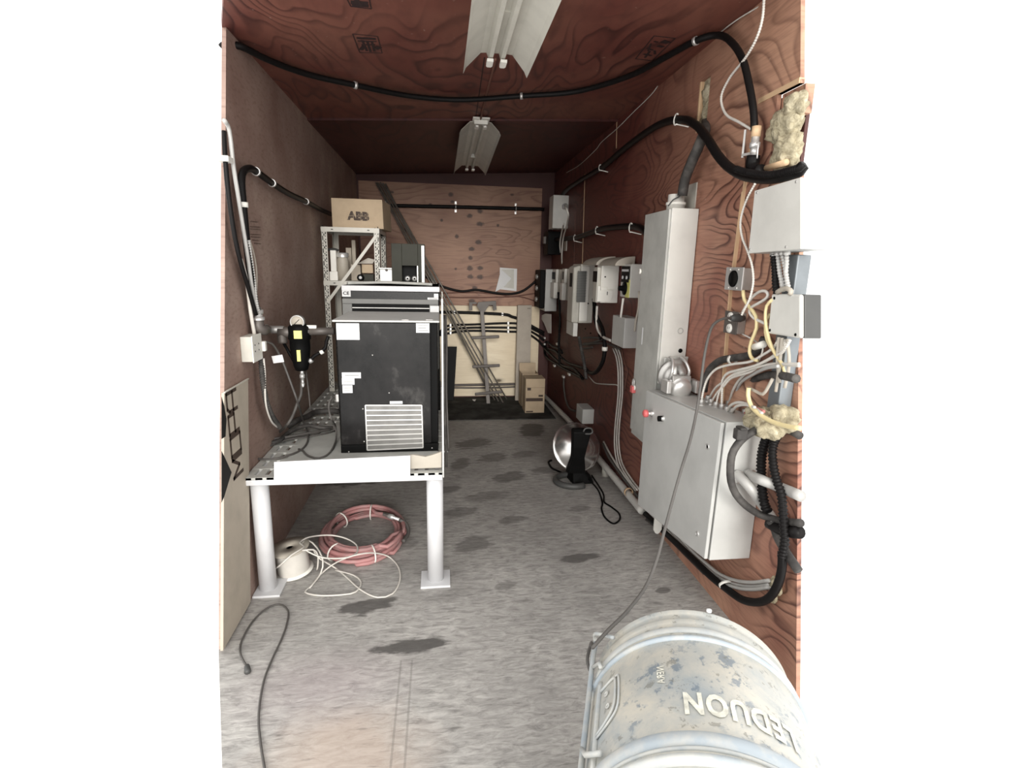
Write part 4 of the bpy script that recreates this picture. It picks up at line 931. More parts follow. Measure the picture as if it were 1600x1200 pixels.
obj('base_foot', MB().hexa([(B.x - .02, B.y - .02, 0), (B.x + .15, B.y - .0, 0), (B.x + .17, B.y + .12, 0), (B.x - .04, B.y + .14, 0), (B.x - .02, B.y + .02, .10), (B.x + .07, B.y + .02, .10), (B.x + .09, B.y + .10, .10), (B.x - .02, B.y + .12, .10)]), 'plastic_black', t, .012)
obj('cord', MB().tube(spline([B + Vector((.10, .02, .04)), F(934, 765, .006), F(941, 785, .006), F(940, 795, .006), F(945, 808, .006), F(958, 818, .006), F(968, 812, .006), F(967, 802, .006), F(955, 792, .006), F(944, 784, .006), F(942, 770, .006), B + Vector((.14, .05, .05))], .01), .006, 7), 'plastic_black', t)
cable('cord', 'black cord trailing on the floor left of the dish heater', [F(886, 742, .008), F(872, 736, .008), F(862, 731, .008), F(857, 722, .01), F(862, 719, .012)], .008, 'plastic_black', 'cord')

# ------------------------------------------------------------------ table with gratings
TT = .615
t = thing('steel_table', 'low white painted steel stand with grating top carrying the two black dryers', 'table', (-.45, 3.4, 0))
x0, x1, ya, yb_ = -.912, .005, 2.47, 4.62
mb = MB(); mb.box(x0, x1, ya, ya + .006, TT - .038, TT + .002); mb.box(x0, x1, ya, ya + .04, TT - .038, TT - .032)
fr = MB(); fr.box(x0, x1, ya, ya + .05, TT - .040, TT - .012); fr.box(x0, x1, yb_ - .05, yb_, TT - .04, TT - .012); fr.box(x0, x0 + .05, ya + .0505, yb_ - .0505, TT - .04, TT - .012); fr.box(x1 - .05, x1, ya + .0505, yb_ - .0505, TT - .04, TT - .012)
obj('frame', fr, 'steel_white', t, .003)
gr = MB(); yy = ya
row = 0
while yy < yb_:
    gr.box(x0, x1, yy, yy + .036, TT - .012, TT); yy += .115; row += 1
xx = x0 + .0
while xx < x1: gr.box(xx, min(xx + .032, x1), ya, yb_, TT - .012, TT - .001); xx += .050
obj('grating', gr, 'duct_grey', t)
for lx, ly in ((-.862, ya + .05), (-.032, ya + .05), (-.862, yb_ - .06), (-.012, yb_ - .06)):
    lg = obj('leg', MB().cyl((lx, ly, .012), (lx, ly, TT - .04), .041, None, 24), 'steel_white', t)
    obj('foot_plate', MB().box(max(lx - .075, XL + .003), lx + .075, ly - .075, ly + .075, 0, .012), 'steel_white', lg, .002)
a, b, c_, d_ = D(428, 722, 2.462), D(641, 712, 2.462), D(641, 744, 2.462), D(428, 753, 2.462)
obj('front_plate', MB().prism([a, b, c_, d_], (0, .005, 0)), 'steel_white', t, .001)
mb = MB(); mb.box(x1 + .001, x1 + .009, ya + .01, ya + .03, TT - .03, 1.455); obj('flat_post', mb, 'enclosure_grey', t)
mb = MB(); mb.prism([D(638, 712, 2.50), D(646, 711, 2.50), D(665, 714, 2.50), D(676, 711, 2.50), D(690, 706, 2.50), D(690, 731, 2.50), D(640, 733, 2.50)], (0, .02, 0)); tag(obj('foam_sheet', mb, 'plastic_beige', None, .003), 'crumpled pale sheet stuffed under the right front of the black dryer', 'sheet')
tag(obj('cardboard_sheet', MB().box(-.78, -.02, 2.56, 3.30, TT + .001, TT + .007), 'duct_grey'), 'flat pale sheet lying on the grating under the black dryer', 'sheet')

# ------------------------------------------------------------------ front dryer
BZ = TT + .008
Y1 = 2.76
x0, x1 = D(533, 712, Y1).x, D(680, 712, Y1).x; zt = D(600, 503, Y1).z
t = thing('air_dryer', 'black compressed air dryer with grille standing on the front of the steel table', 'air dryer', ((x0 + x1) / 2, 3.0, BZ))
xr = -.004
obj('body', MB().box(x0 - .005, xr - .01, Y1 + .03, 3.28, BZ, zt - .002), 'plastic_black', t, .004)
obj('front_panel', MB().box(x0 + .005, D(673, 600, Y1).x, Y1, Y1 + .03, BZ + .045, zt - .004), 'dryer_black', t, .004)
obj('base_rail', MB().box(x0, xr - .01, Y1 + .003, Y1 + .03, BZ, BZ + .042), 'plastic_black', t, .003)
zt2 = zt + .008
tp = obj('top_cover', MB().box(x0 - .012, xr, Y1 - .004, 3.29, zt - .002, zt2), 'enclosure_grey', t, .003)
for px in (633, 671): 
    p = F(px, 500, zt2); obj('scuff', MB().prism([(p.x - .018, p.y, zt2), (p.x + .018, p.y, zt2), (p.x + .012, p.y + .04, zt2), (p.x - .006, p.y + .03, zt2)], (0, 0, .001)), 'metal_bright', tp)
def sticker(px0, py0, px1, py1, Y, parent, mat='label_white', lines=0, sk=0.0, nm='label'):
    a, b = D(px0, py0, Y - .0015), D(px1, py1, Y - .0015)
    o = obj(nm, MB().box(a.x, b.x, Y - .0015, Y, b.z, a.z), mat, parent)
    if lines:
        mb = MB()
        for k in range(lines):
            z = a.z + (b.z - a.z) * (k + 1) / (lines + 1); mb.box(a.x + (b.x - a.x) * .15, a.x + (b.x - a.x) * (.75 if k % 2 else .9), Y - .0022, Y - .0015, z - .0015, z + .0015)
        obj('print', mb, 'vent_grey', o)
    return o
sticker(525, 505, 562, 531, Y1, t, lines=0)
sticker(650, 505, 671, 520, Y1, t, lines=3)
sticker(534, 582, 564, 591, Y1, t, lines=1)
sticker(534, 591, 554, 601, Y1, t, lines=1)
sticker(535, 602, 551, 614, Y1, t, lines=2)
sticker(609, 627, 629, 631, Y1, t)
gq = [D(x, y, Y1 - .003) for x, y in ((571, 633), (659, 633), (661, 699), (574, 703))]
gb = obj('grille', MB().prism(gq, (0, .003, 0)), 'fin_grey', t)
mb = MB()
for k in range(10):
    u = k / 9; a = gq[0].lerp(gq[3], u); b = gq[1].lerp(gq[2], u); a.y = b.y = Y1 - .006; mb.bar(a, b, .006, .0045, (0, 1, 0))
for s_ in (0, 1):
    a, b = (gq[0], gq[3]) if s_ == 0 else (gq[1], gq[2]); mb.bar((a.x, Y1 - .006, a.z), (b.x, Y1 - .006, b.z), .006, .004, (0, 1, 0))
obj('guard_wire', mb, 'metal_bright', gb)
for px, py in ((608, 614), (567, 639), (582, 555), (675, 700), (545, 706), (569, 690)):
    p = D(px, py, Y1); obj('screw', MB().lathe(p, (0, -1, 0), [(0, .004), (.002, .003), (.002, 0)], 8), 'metal', t)
p = D(522, 622, Y1 + .1); obj('power_inlet', MB().box(x0 - .035, x0, Y1 + .10, Y1 + .16, p.z - .025, p.z + .02), 'metal', t, .006)

# ------------------------------------------------------------------ rear dryer
Y2 = 3.6
x0b, x1b = D(534, 450, Y2).x, -.002; zt = D(610, 447, Y2).z
t = thing('air_dryer', 'taller black dryer with pale top strip and CE sticker behind the front one', 'air dryer', ((x0b + x1b) / 2, 3.9, TT))
obj('body', MB().box(x0b, x1b, Y2 + .02, 4.20, TT + .002, zt), 'plastic_black', t, .004)
obj('front_panel', MB().box(x0b, x1b - .006, Y2, Y2 + .02, D(600, 485, Y2).z - .05, zt - .035), 'dryer_black', t, .003)
obj('top_strip', MB().box(x0b - .002, x1b, Y2 - .004, 4.20, zt - .034, zt), 'steel_white', t, .003)
zf0, zf1 = D(600, 475, Y2).z, D(600, 470, Y2).z
mb = MB(); mb.box(x0b, x1b - .008, Y2 - .012, Y2, zf0, zf1 + .012); mb.box(x0b, D(551, 490, Y2).x, Y2 - .012, Y2, TT + .3, zf0); mb.box(D(671, 490, Y2).x, x1b - .008, Y2 - .012, Y2, TT + .3, zf0); obj('bezel', mb, 'vent_grey', t, .003)
obj('recess', MB().box(D(551, 490, Y2).x, D(671, 490, Y2).x, Y2 - .003, Y2, TT + .3, zf0), 'plastic_black', t)
mb = MB(); mb.box(D(551, 490, Y2).x, D(671, 490, Y2).x, Y2 - .006, Y2 - .003, D(600, 481, Y2).z - .003, D(600, 481, Y2).z + .002); obj('trim_line', mb, 'metal', t)
sticker(534, 453, 548, 463.5, Y2, t)
mb = text_mb('CE', .035, lambda u, v: (D(541, 458, Y2).x + u, Y2 - .0025, D(541, 458, Y2).z + v), .001, width=.040, height=.022); obj('lettering', mb, 'ink', t)
sticker(678, 459, 685, 465, Y2, t); sticker(668, 465, 685, 469, Y2, t, lines=1); sticker(672, 478, 686, 500, Y2 - .012, t)
# cables lying down the right side of the table
for i, (xx, r) in enumerate(((.022, .008), (.036, .006))):
    cable('cord', ('thicker' if i == 0 else 'thinner') + ' cord hanging straight down the right edge of the dryers', [(xx, 3.4, 1.30), (xx + .004, 3.3, 1.1), (xx, 3.2, .85), (xx + .006, 3.1, .62), (xx + .01, 3.1, .40 + .1 * i)], r, 'cord_grey' if i else 'rubber_grey', 'cord')
tag(obj('side_strip', MB().box(.012, .017, 3.5, 3.53, TT - .0, 1.44), 'steel_cream'), 'thin pale flat strip standing along the right side of the rear dryer', 'strip')

# ------------------------------------------------------------------ shelf behind the dryers
ZS = [1.475, 1.868]
xa, xb_, yf, yk = -.872, -.448, 4.25, 4.72
t = thing('metal_shelf', 'slotted pale steel shelf unit standing behind the dryers with a diagonal brace', 'shelf', ((xa + xb_) / 2, 4.5, TT))
def slotpost(x, y, sx, sy):
    mb = MB(); mb.box(x, x + sx * .042, y, y + sy * .003, TT, ZS[1]); mb.box(x, x + sx * .003, y, y + sy * .042, TT, ZS[1]); p = obj('post', mb, 'steel_cream', t)
    mb = MB(); z = TT + .03; k = 0
    while z < ZS[1] - .02:
        for dx, dz in ((.010, 0), (.030, .006), (.020, .016), (.011, .030), (.031, .027)):
            mb.box(x + sx * (dx - .0035), x + sx * (dx + .0035), y - sy * .0006, y, z + dz - (.008 if k % 2 else .004), z + dz + (.008 if k % 2 else .004))
            k += 1
        z += .046
    s_ = obj('slots', mb, 'ink', p); return p
for x, sx in ((xa, 1), (xb_, -1)):
    slotpost(x, yf, sx, 1); slotpost(x, yk, sx, -1) if sx > 0 else slotpost(x, yk - .0, sx, 1)
for z in ZS:
    mb = MB(); mb.box(xa, xb_, yf, yk, z - .004, z - .001); mb.box(xa, xb_, yf - .004, yf, z - .034, z); mb.box(xa, xb_, yk, yk + .004, z - .034, z); mb.box(xa, xa + .003, yf, yk, z - .034, z); mb.box(xb_ - .003, xb_, yf, yk, z - .034, z)
    sh = obj('shelf_board', mb, 'steel_cream', t)
    mb = MB()
    for xx in (xa + .08, xb_ - .08): mb.box(xx - .008, xx + .008, yf - .0048, yf - .004, z - .020, z - .014)
    obj('slots', mb, 'ink', sh)
obj('diagonal_brace', MB().bar((xb_ - .02, yf - .008, ZS[1] - .05), (xa + .02, yf - .008, 1.31), .022, .004, (0, 1, 0)), 'steel_cream', t)
# ABB carton on top
t = thing('carton', 'brown carton printed ABB on top of the slotted shelf', 'box', (-.6, 4.5, ZS[1]))
A = [D(517, 309, 4.33), D(597, 312, 4.33), D(600, 372, 4.33), D(520, 366, 4.33)]
for q in (A[2], A[3]): q.z = ZS[1]
bkv = Vector((.03, .34, 0))
obj('box', MB().hexa([A[3], A[2], A[2] + bkv, A[3] + bkv, A[0], A[1], A[1] + bkv, A[0] + bkv]), 'cardboard', t, .003)
c = D(559.5, 337.5, 4.328); obj('lettering', text_mb('ABB', .1, lambda u, v: (c.x + u, c.y - .001, c.z + v - u * .02), .006, width=.163, height=.065), 'ink_brown', t)
mb = MB()
for dx in (-.075, -.035, .02, .068): mb.box(c.x + dx - .001, c.x + dx + .001, c.y - .0016, c.y - .0008, c.z - .036, c.z + .036)
mb.box(c.x - .085, c.x + .085, c.y - .0016, c.y - .0008, c.z - .001, c.z + .001); obj('lettering_gaps', mb, 'cardboard', t)
# things on the middle shelf
def sbox(name, label, px0, py0, px1, py1, Y, dep, mat, cat='box', bev=.003, floorz=ZS[0]):
    a, b = D(px0, py0, Y), D(px1, py1, Y); z0 = floorz
    return tag(obj(name, MB().box(a.x, b.x, Y, Y + dep, z0, a.z), mat, None, bev), label, cat)
sbox('carton', 'small white square box at the left end of the middle shelf', 514, 424, 528, 437, 4.30, .10, 'plastic_white')
z1 = D(514, 424, 4.30).z
sbox('carton', 'upright narrow white box stacked on the small white square one', 515.5, 391, 526, 423, 4.30, .08, 'plastic_white', floorz=z1)
t = thing('glass_jar', 'dusty glass jar with a bright metal lid on the middle shelf', 'jar', tuple(D(537, 437, 4.36)))
o1 = D(537, 437, 4.36); o1.z = ZS[0]; h = D(537, 402, 4.36).z - ZS[0]
obj('glass', MB().lathe(o1, (0, 0, 1), [(0, 0), (0, .042), (h * .8, .044), (h, .036)], 20), 'plastic_beige', t)
obj('lid', MB().lathe(o1 + Vector((0, 0, h)), (0, 0, 1), [(0, .045), (.03, .046), (.034, .04), (.034, 0)], 20), 'metal_bright', t)
sbox('carton', 'pale brown box low behind the jar on the middle shelf', 548, 413, 564, 437, 4.42, .12, 'cardboard_pale')
sbox('carton', 'tan box with worn label left of the right shelf post', 565, 413, 583, 428, 4.36, .15, 'cardboard', floorz=ZS[0] + .06)
sbox('carton', 'dark green box under the tan box on the middle shelf', 567, 428, 584, 437, 4.33, .18, 'green_metal')
t = thing('black_roll', 'small black roll with a white core on the middle shelf', 'roll', tuple(D(563, 433, 4.30)))
p = D(563, 432, 4.30); p.z = ZS[0] + .026
obj('roll', MB().lathe(p, (0, -1, 0), [(-.03, 0), (-.03, .026), (.0, .026), (.0, .012)], 18), 'plastic_black', t); obj('core', MB().lathe(p, (0, -1, 0), [(0, .012), (.001, .012), (.001, 0)], 14), 'label_white', t)
sbox('carton', 'thin upright brown carton at the back of the middle shelf', 549, 375, 556, 405, 4.62, .05, 'cardboard_pale')
sbox('carton', 'small tan carton piled left of the thin upright one', 540, 387, 549, 400, 4.60, .06, 'cardboard_pale')
mb = MB(); p = D(520, 388, 4.34); mb.blob(p + Vector((0, 0.02, -.01)), (.05, .03, .014), .3, 6, 16); tag(obj('rag', mb, 'plastic_dark'), 'dark rag lying on the white boxes of the middle shelf', 'rag')
mb = MB(); mb.prism([D(558, 412, 4.36), D(575, 403, 4.36), D(586, 406, 4.36), D(582, 412, 4.36)], (0, .10, 0)); tag(obj('paper_bundle', mb, 'plastic_beige'), 'crumpled papers on the tan box of the middle shelf', 'paper')
# tin and metal housing standing on the rear dryer
DT = D(610, 447, Y2).z
t = thing('metal_tin', 'small grey metal tin between the shelf post and the open cabinet', 'tin', tuple(D(602, 438, 4.02)))
a, b = D(593, 418, 4.0), D(617, 418, 4.0)
obj('body', MB().box(a.x, b.x, 4.0, 4.14, DT, a.z - .012), 'tin', t, .004); obj('lid', MB().box(a.x - .004, b.x + .004, 3.996, 4.144, a.z - .012, a.z), 'tin', t, .003)
obj('catch', MB().lathe(D(604, 422, 3.994), (0, -1, 0), [(0, .01), (.003, .009), (.003, 0)], 10), 'metal_dull', t)
t = thing('open_housing', 'dark olive metal housing with a window of black parts on the rear dryer', 'electrical box', tuple(D(640, 440, 4.0)))
a, b = D(611, 380, 3.98), D(663, 380, 3.98); w1, w2 = D(628, 415, 3.98), D(653, 415, 3.98)
zt = a.z
mb = MB(); mb.box(a.x, b.x, 4.10, 4.17, DT, zt); obj('back', mb, 'green_metal', t, .003)
mb = MB(); mb.box(a.x, w1.x, 3.98, 4.10, DT, zt); mb.box(w2.x, b.x, 3.98, 4.10, DT, zt); mb.box(w1.x, w2.x, 3.98, 4.10, w1.z, zt); fc = obj('front', mb, 'green_metal', t, .002)
mb = MB(); mb.box(w2.x + .025, b.x, 3.974, 3.98, DT, zt - .01); obj('side_flange', mb, 'tin', t, .002)
mb = MB(); mb.box(w1.x, w2.x, 4.06, 4.08, DT, w1.z); iv = obj('inner_parts', mb, 'plastic_black', t)
for k in range(2):
    mb = MB(); mb.lathe((w1.x + .035 + k * .05, 4.06, DT + .04), (0, -1, 0), [(0, .02), (.03, .02), (.03, .008)], 12); obj('relay', mb, 'metal', iv)
obj('window_edge', MB().box(w2.x - .006, w2.x, 3.97, 3.98, DT, w1.z), 'metal_bright', t)
cable('hose', 'flattened grey hose lying across the top of the rear dryer', [(-.60, 3.66, DT + .012), (-.5, 3.72, DT + .014), (-.36, 3.75, DT + .018), (-.2, 3.72, DT + .016), (-.05, 3.68, DT + .012)], .010, 'duct_grey', 'hose')

# ------------------------------------------------------------------ left wall cables and filter
cable('cable', 'pale conduit arching down the left wall at the open end', lpts([(350, 188), (356, 196), (360, 215), (365, 260), (372, 305), (379, 350), (387, 400), (394, 450), (402, 490)], .05, .05), .009, 'conduit_metal', 'conduit')
cable('cable', 'black cable slanting down the left wall beside the pale conduit', lpts([(350, 205), (352, 250), (358, 310), (366, 365), (376, 410), (388, 450), (400, 492)], .03, .05), .010, 'rubber_black')
cable('cable', 'second black cable slanting down the left wall, thinner and inside', lpts([(350, 235), (354, 290), (362, 345), (372, 392), (384, 437), (397, 486)], .02, .04), .007, 'rubber_black')
cable('cable', 'white conduit dropping to the outlet box on the left wall', lpts([(376, 405), (382, 425), (387, 450), (392, 490), (398, 525)], .03), .009, 'cable_white', 'conduit')
cable('cable', 'thin greenish wire bowed beside the black pipe on the left wall', lpts([(390, 375), (397, 398), (401, 425), (401, 455), (400, 480), (403, 495)], .03), .004, 'plastic_beige', 'wire', n=6)
pp = lpts([(404, 492), (398, 470), (392, 430), (385, 375), (380, 320), (377, 285), (380, 268), (390, 263), (400, 268), (425, 286), (450, 302), (478, 315), (500, 327), (518, 335)], .045)
cable('air_hose', 'black hose rising up the left wall and running back over the shelf', pp, .0165, 'rubber_black', 'hose', n=12)
cable('flexible_conduit', 'ribbed grey conduit beside the black hose on the left wall', lpts([(388, 375), (393, 410), (397, 440), (400, 470), (405, 492)], .055), .009, 'conduit_metal', 'conduit', flex=.012)
for i, (k, lb) in enumerate(((4, 'white clip on the upright part of the left wall hose'), (8, 'metal clamp at the bend of the left wall hose'), (9, 'metal clamp on the sloping left wall hose, nearer one'), (11, 'metal clamp on the sloping left wall hose, farther one'))):
    clip(pp[k], pp[min(k + 1, len(pp) - 1)] - pp[k - 1], .0172, 'metal_bright' if i else 'plastic_white', lb, 'clips on the left wall hose', .014 if i else .022)
p = LW(353, 249, .035); tag(obj('cable_clip', MB().box(XL, p.x + .02, p.y - .03, p.y + .03, p.z - .011, p.z + .011), 'plastic_white', None, .003), 'white clip over the cables at the open end of the left wall', 'clip')
# outlet box
a, b = LW(391, 527, .05), LW(407, 560, .05)
t = thing('outlet_box', 'white metal outlet box on the left wall with a ribbed conduit below', 'outlet', (XL + .03, (a.y + b.y) / 2, b.z))
obj('box', MB().box(XL, XL + .05, a.y + .01, b.y + .02, b.z, a.z), 'steel_cream', t, .003)
pl = obj('face_plate', MB().box(XL + .05, XL + .056, a.y + .004, b.y + .02, b.z - .004, a.z + .004), 'plastic_white', t, .003)
mb = MB(); mb.box(XL + .01, XL + .07, b.y + .02, b.y + .05, b.z + .03, b.z + .08); obj('side_plug', mb, 'plastic_white', t, .006)
for fy, fz in ((.3, .65), (.75, .65), (.3, .4), (.75, .4)):
    y = a.y + (b.y - a.y) * fy; z = b.z + (a.z - b.z) * fz; obj('screw', MB().lathe((XL + .056, y, z), (1, 0, 0), [(0, .004), (.0015, .0035), (.0015, 0)], 8), 'plastic_black', pl)
cable('flexible_conduit', 'ribbed dark conduit hanging from the left wall outlet box to the table', lpts([(408, 560), (409, 580), (412, 605), (417, 630), (425, 650), (437, 668)], .04, .06), .013, 'rubber_grey', 'conduit', flex=.012)
cable('cable', 'pale wire running beside the ribbed conduit below the outlet box', lpts([(412, 560), (414, 585), (414, 610), (416, 635), (424, 658), (434, 668)], .055, .055), .005, 'cable_white', 'wire', n=6)
# filter
YF = 2.95
def fq(x, y, Y=YF): return D(350 + x / 7.5, 440 + y / 7.5, Y)
t = thing('air_filter', 'black compressed air filter bowl with round gauge piped between left wall and dryer', 'air filter', tuple(fq(880, 1050)))
xe = LW(405, 505).y
E0, E1, E2 = LW(404, 500, .045), LW(405, 512, .048), LW(413, 516, .06)
mb = MB(); mb.tube(spline([E0, E1, E2, fq(500, 560)], .01), .024, 16); obj('elbow', mb, 'metal_dull', t)
mb = MB(); q = fq(398, 400); q2 = E0; mb.lathe(q2, (0, 0, 1), [(0, .028), (.015, .028), (.015, .02), (.03, .02), (.03, .024), (.05, .024), (.05, .015), (.06, .015)], 16); obj('nipple', mb, 'metal_bright', t)
obj('inlet_pipe', MB().cyl(fq(480, 560), fq(700, 565), .021, None, 16), 'metal', t)
obj('collar', MB().cyl(fq(485, 555), fq(510, 557), .025, None, 16), 'metal_bright', t)
mb = MB(); mb.cyl(fq(640, 590), fq(830, 595), .028, None, 16); mb.tube(spline([fq(680, 590), fq(680, 650), fq(690, 720)], .01), .024, 14); obj('tee', mb, 'metal_dull', t)
mb = MB(); mb.cyl(fq(700, 720), fq(850, 990), .008); obj('drain_tube', mb, 'plastic_black', t)
tp = fq(880, 560); bz = fq(880, 1045).z
mb = MB(); mb.lathe((tp.x, YF, tp.z), (0, 0, -1), [(-.03, 0), (-.03, .035), (-.015, .055), (.05, .058), (.055, .052), (.10, .052), (.12, .050), (tp.z - bz - .03, .040), (tp.z - bz - .005, .032), (tp.z - bz, .018), (tp.z - bz, 0)], 28); bw = obj('bowl', mb, 'plastic_black', t)
q = fq(865, 620, YF - .062); obj('upper_label', MB().box(q.x - .02, q.x + .02, YF - .064, YF - .058, q.z - .022, q.z + .02), 'label_yellow', bw)
q = fq(875, 870, YF - .056); obj('lower_label', MB().box(q.x - .009, q.x + .009, YF - .056, YF - .048, q.z - .03, q.z + .03), 'label_yellow', bw)
g0 = fq(855, 475, YF - .03); mb = MB(); mb.lathe(g0 + Vector((0, .03, 0)), (0, -1, 0), [(0, 0), (0, .036), (.03, .037), (.034, .032), (.028, .030)], 28); ga = obj('gauge', mb, 'metal', t)
obj('gauge_face', MB().lathe(g0 + Vector((0, .002, 0)), (0, -1, 0), [(0, .031), (.001, .031), (.001, 0)], 24), 'plastic_beige', ga)
obj('needle', MB().bar(g0 + Vector((-.015, -.001, -.012)), g0 + Vector((.012, -.001, .014)), .003, .001, (0, 1, 0)), 'ink', ga)
obj('gauge_stem', MB().cyl(g0 + Vector((0, .02, -.03)), (g0.x, YF, tp.z + .02), .010), 'metal_dull', t)
obj('outlet_pipe', MB().cyl(fq(950, 585), fq(1290, 578), .020, None, 16), 'metal_dull', t)
obj('outlet_collar', MB().cyl(fq(975, 585), fq(1000, 585), .024, None, 16), 'metal_bright', t)
q = fq(1020, 535); obj('valve_handle', MB().box(q.x - .03, q.x + .03, YF - .015, YF + .005, q.z - .006, q.z + .012), 'plastic_white', t, .004)
mb = MB(); q = fq(915, 1060); mb.lathe((q.x, YF, bz), (0, 0, -1), [(0, .010), (.02, .010), (.02, .014), (.04, .014), (.04, .008), (.07, .008), (.07, .011), (.09, .006)], 12); obj('drain_valve', mb, 'metal_bright', t)
cable('drain_hose', 'small drain hose with fittings between the filter and the black dryer', [fq(985, 945), fq(1010, 925), fq(1060, 870), fq(1130, 830), fq(1190, 770), fq(1200, 700), fq(1225, 640)], .009, 'rubber_black', 'hose')
p = fq(1130, 835); q = fq(1165, 815); tag(obj('hose_tag', MB().cyl(p, q, .012), 'plastic_white'), 'white sleeve on the small drain hose', 'sleeve')
p = fq(1000, 940); q = fq(1035, 915); tag(obj('hose_fitting', MB().cyl(p, q, .013), 'metal_bright'), 'bright swivel fitting at the lower end of the small drain hose', 'fitting')
# tagged wire and cords piled on the grating
def tq(l, z=None):
    out = []
    for p in l:
        x, y = 350 + p[0] / 6, 560 + p[1] / 6
        out.append(F(x, y, p[2] if len(p) > 2 else (z if z else TT + .012)))
    return out
pw = [LW(410, 534, .05), LW(425, 537, .08), D(436, 553, 2.85), D(443, 568, 2.85), D(455, 600, 2.85), D(465, 628, 2.85)] + tq([(745, 590, .66), (785, 700, .635), (780, 790), (720, 860), (600, 912), (450, 945), (325, 943), (298, 910), (340, 865), (450, 812), (600, 762), (780, 737), (950, 705), (1040, 680)])
cable('cord', 'grey cord with a white tag looping from the outlet box onto the grating', pw, .0055, 'cord_grey', 'cord')
a = D(436, 560, 2.84); tag(obj('paper_tag', MB().hexa([a + Vector((-.028, -.004, -.025)), a + Vector((.025, -.004, -.018)), a + Vector((.025, -.002, -.018)), a + Vector((-.028, -.002, -.025)), a + Vector((-.035, -.004, .012)), a + Vector((.018, -.004, .020)), a + Vector((.018, -.002, .020)), a + Vector((-.035, -.002, .012))]), 'label_white'), 'white paper tag tied to the grey cord by the filter', 'tag')
dh = [D(472, 585, 2.95), D(471, 605, 2.95), D(470, 618, 2.95), D(464, 632, 2.92), D(458, 648, 2.90), D(450, 662, 2.86)] + tq([(520, 690, .65), (400, 760, .63), (265, 803), (330, 800, .635), (420, 762, .64), (560, 742, .64), (780, 702, .64), (1000, 665, .63)])
cable('drain_hose', 'grey drain hose running down from the filter into the pile on the grating', dh, .008, 'cord_grey', 'hose')
cable('cord', 'straight thin wire dropping from the filter to the grating', [D(478, 580, 3.0), D(482, 610, 3.0), D(485, 640, 3.0)], .004, 'cord_grey', 'wire', n=6)
cable('cord', 'power cord curving from the side of the black dryer onto the grating', [D(521, 620, 2.88), D(515, 626, 2.86), D(514, 640, 2.84), D(518, 655, 2.80)] + tq([(1045, 640, .70), (1052, 750, .64), (1010, 860), (940, 922), (850, 935), (775, 905), (740, 868), (700, 850)]), .0055, 'cord_grey', 'cord')
cable('hose', 'thick dusty grey hose lying at the back of the grating', tq([(600, 640, .63), (640, 605, .65), (700, 575, .65), (780, 545, .65), (860, 505, .65), (1010, 492, .65), (1080, 500, .64)]), .018, 'rubber_grey', 'hose', n=10)
cable('cord', 'dark cable bundled beneath the thick grey hose on the grating', tq([(420, 800, .63), (520, 770, .64), (600, 700, .64), (700, 650, .65), (800, 628, .65), (900, 650, .64), (1020, 655, .63)]), .012, 'rubber_grey', 'cord')
cable('cord', 'brown-grey cable pile nearest the left wall on the grating', tq([(270, 812, .625), (350, 830, .625), (460, 800, .625), (600, 745, .63), (760, 715, .63), (900, 690, .63)]), .010, 'cord_grey', 'cord')
# flattened carton at the open end
q = [LW(345, 614, .0), LW(383, 592, .0), LW(387, 941, .0), LW(346, 1042, .0)]
for v_ in q: v_.x = XL + .002
q[3].z = q[2].z = max(0.001, q[2].z)
t = thing('flattened_carton', 'tall flattened brown carton with black lettering propped at the open end of the left wall', 'box', (XL + .01, 2.3, 0))
mb = MB(); mb.prism(q, (.012, 0, 0)); obj('panel', mb, 'cardboard_pale', t, .002)
mb = MB(); mb.bar(q[0] + Vector((.012, 0, .001)), q[1] + Vector((.012, 0, .001)), .008, .004); obj('torn_edge', mb, 'steel_cream', t)
xs = XL + .0145
a, b = hit(369, 745, 0, xs), hit(366, 607, 0, xs)
yc = (a.y + b.y) / 2 - .005; zc = (a.z + b.z) / 2; hw = a.y
w_ = hit(378, 720, 0, xs).y - hit(362, 725, 0, xs).y
mb = MB(); hgt = w_ * .95; cell = (b.z - a.z) / 4.25
for i, strokes in enumerate(([[(0, 0), (0, 1), (.5, .30), (1, 1), (1, 0)]], [[(0, 0), (0, 1), (1, 1), (1, 0), (0, 0)]], [[(0, 0), (0, 1), (1, 1), (1, .42), (0, .42)]], [[(0, 0), (0, .8), (.2, 1), (1, 1), (1, 0)], [(0, .42), (1, .42)]])):
    for st in strokes:
        q_ = [Vector((xs, yc + hgt * (.5 - v_), a.z + cell * (i * 1.09 + .92 * u_))) for u_, v_ in st]
        for k in range(len(q_) - 1):
            e_ = (q_[k + 1] - q_[k]).normalized() * .005; mb.bar(q_[k] - e_, q_[k + 1] + e_, .016, .001, (1, 0, 0))
obj('lettering', mb, 'ink_brown', t)
obj('logo', MB().prism([hit(346, 705, 0, xs), hit(350, 713, 0, xs), hit(361.5, 738, 0, xs), hit(350, 776, 0, xs), hit(346, 785, 0, xs)], (.0012, 0, 0)), 'ink', t)
obj('logo', MB().prism([hit(346, 620, 0, xs), hit(350, 634, 0, xs), hit(353.5, 655, 0, xs), hit(352, 682, 0, xs), hit(346, 686, 0, xs)], (.0012, 0, 0)), 'ink', t)

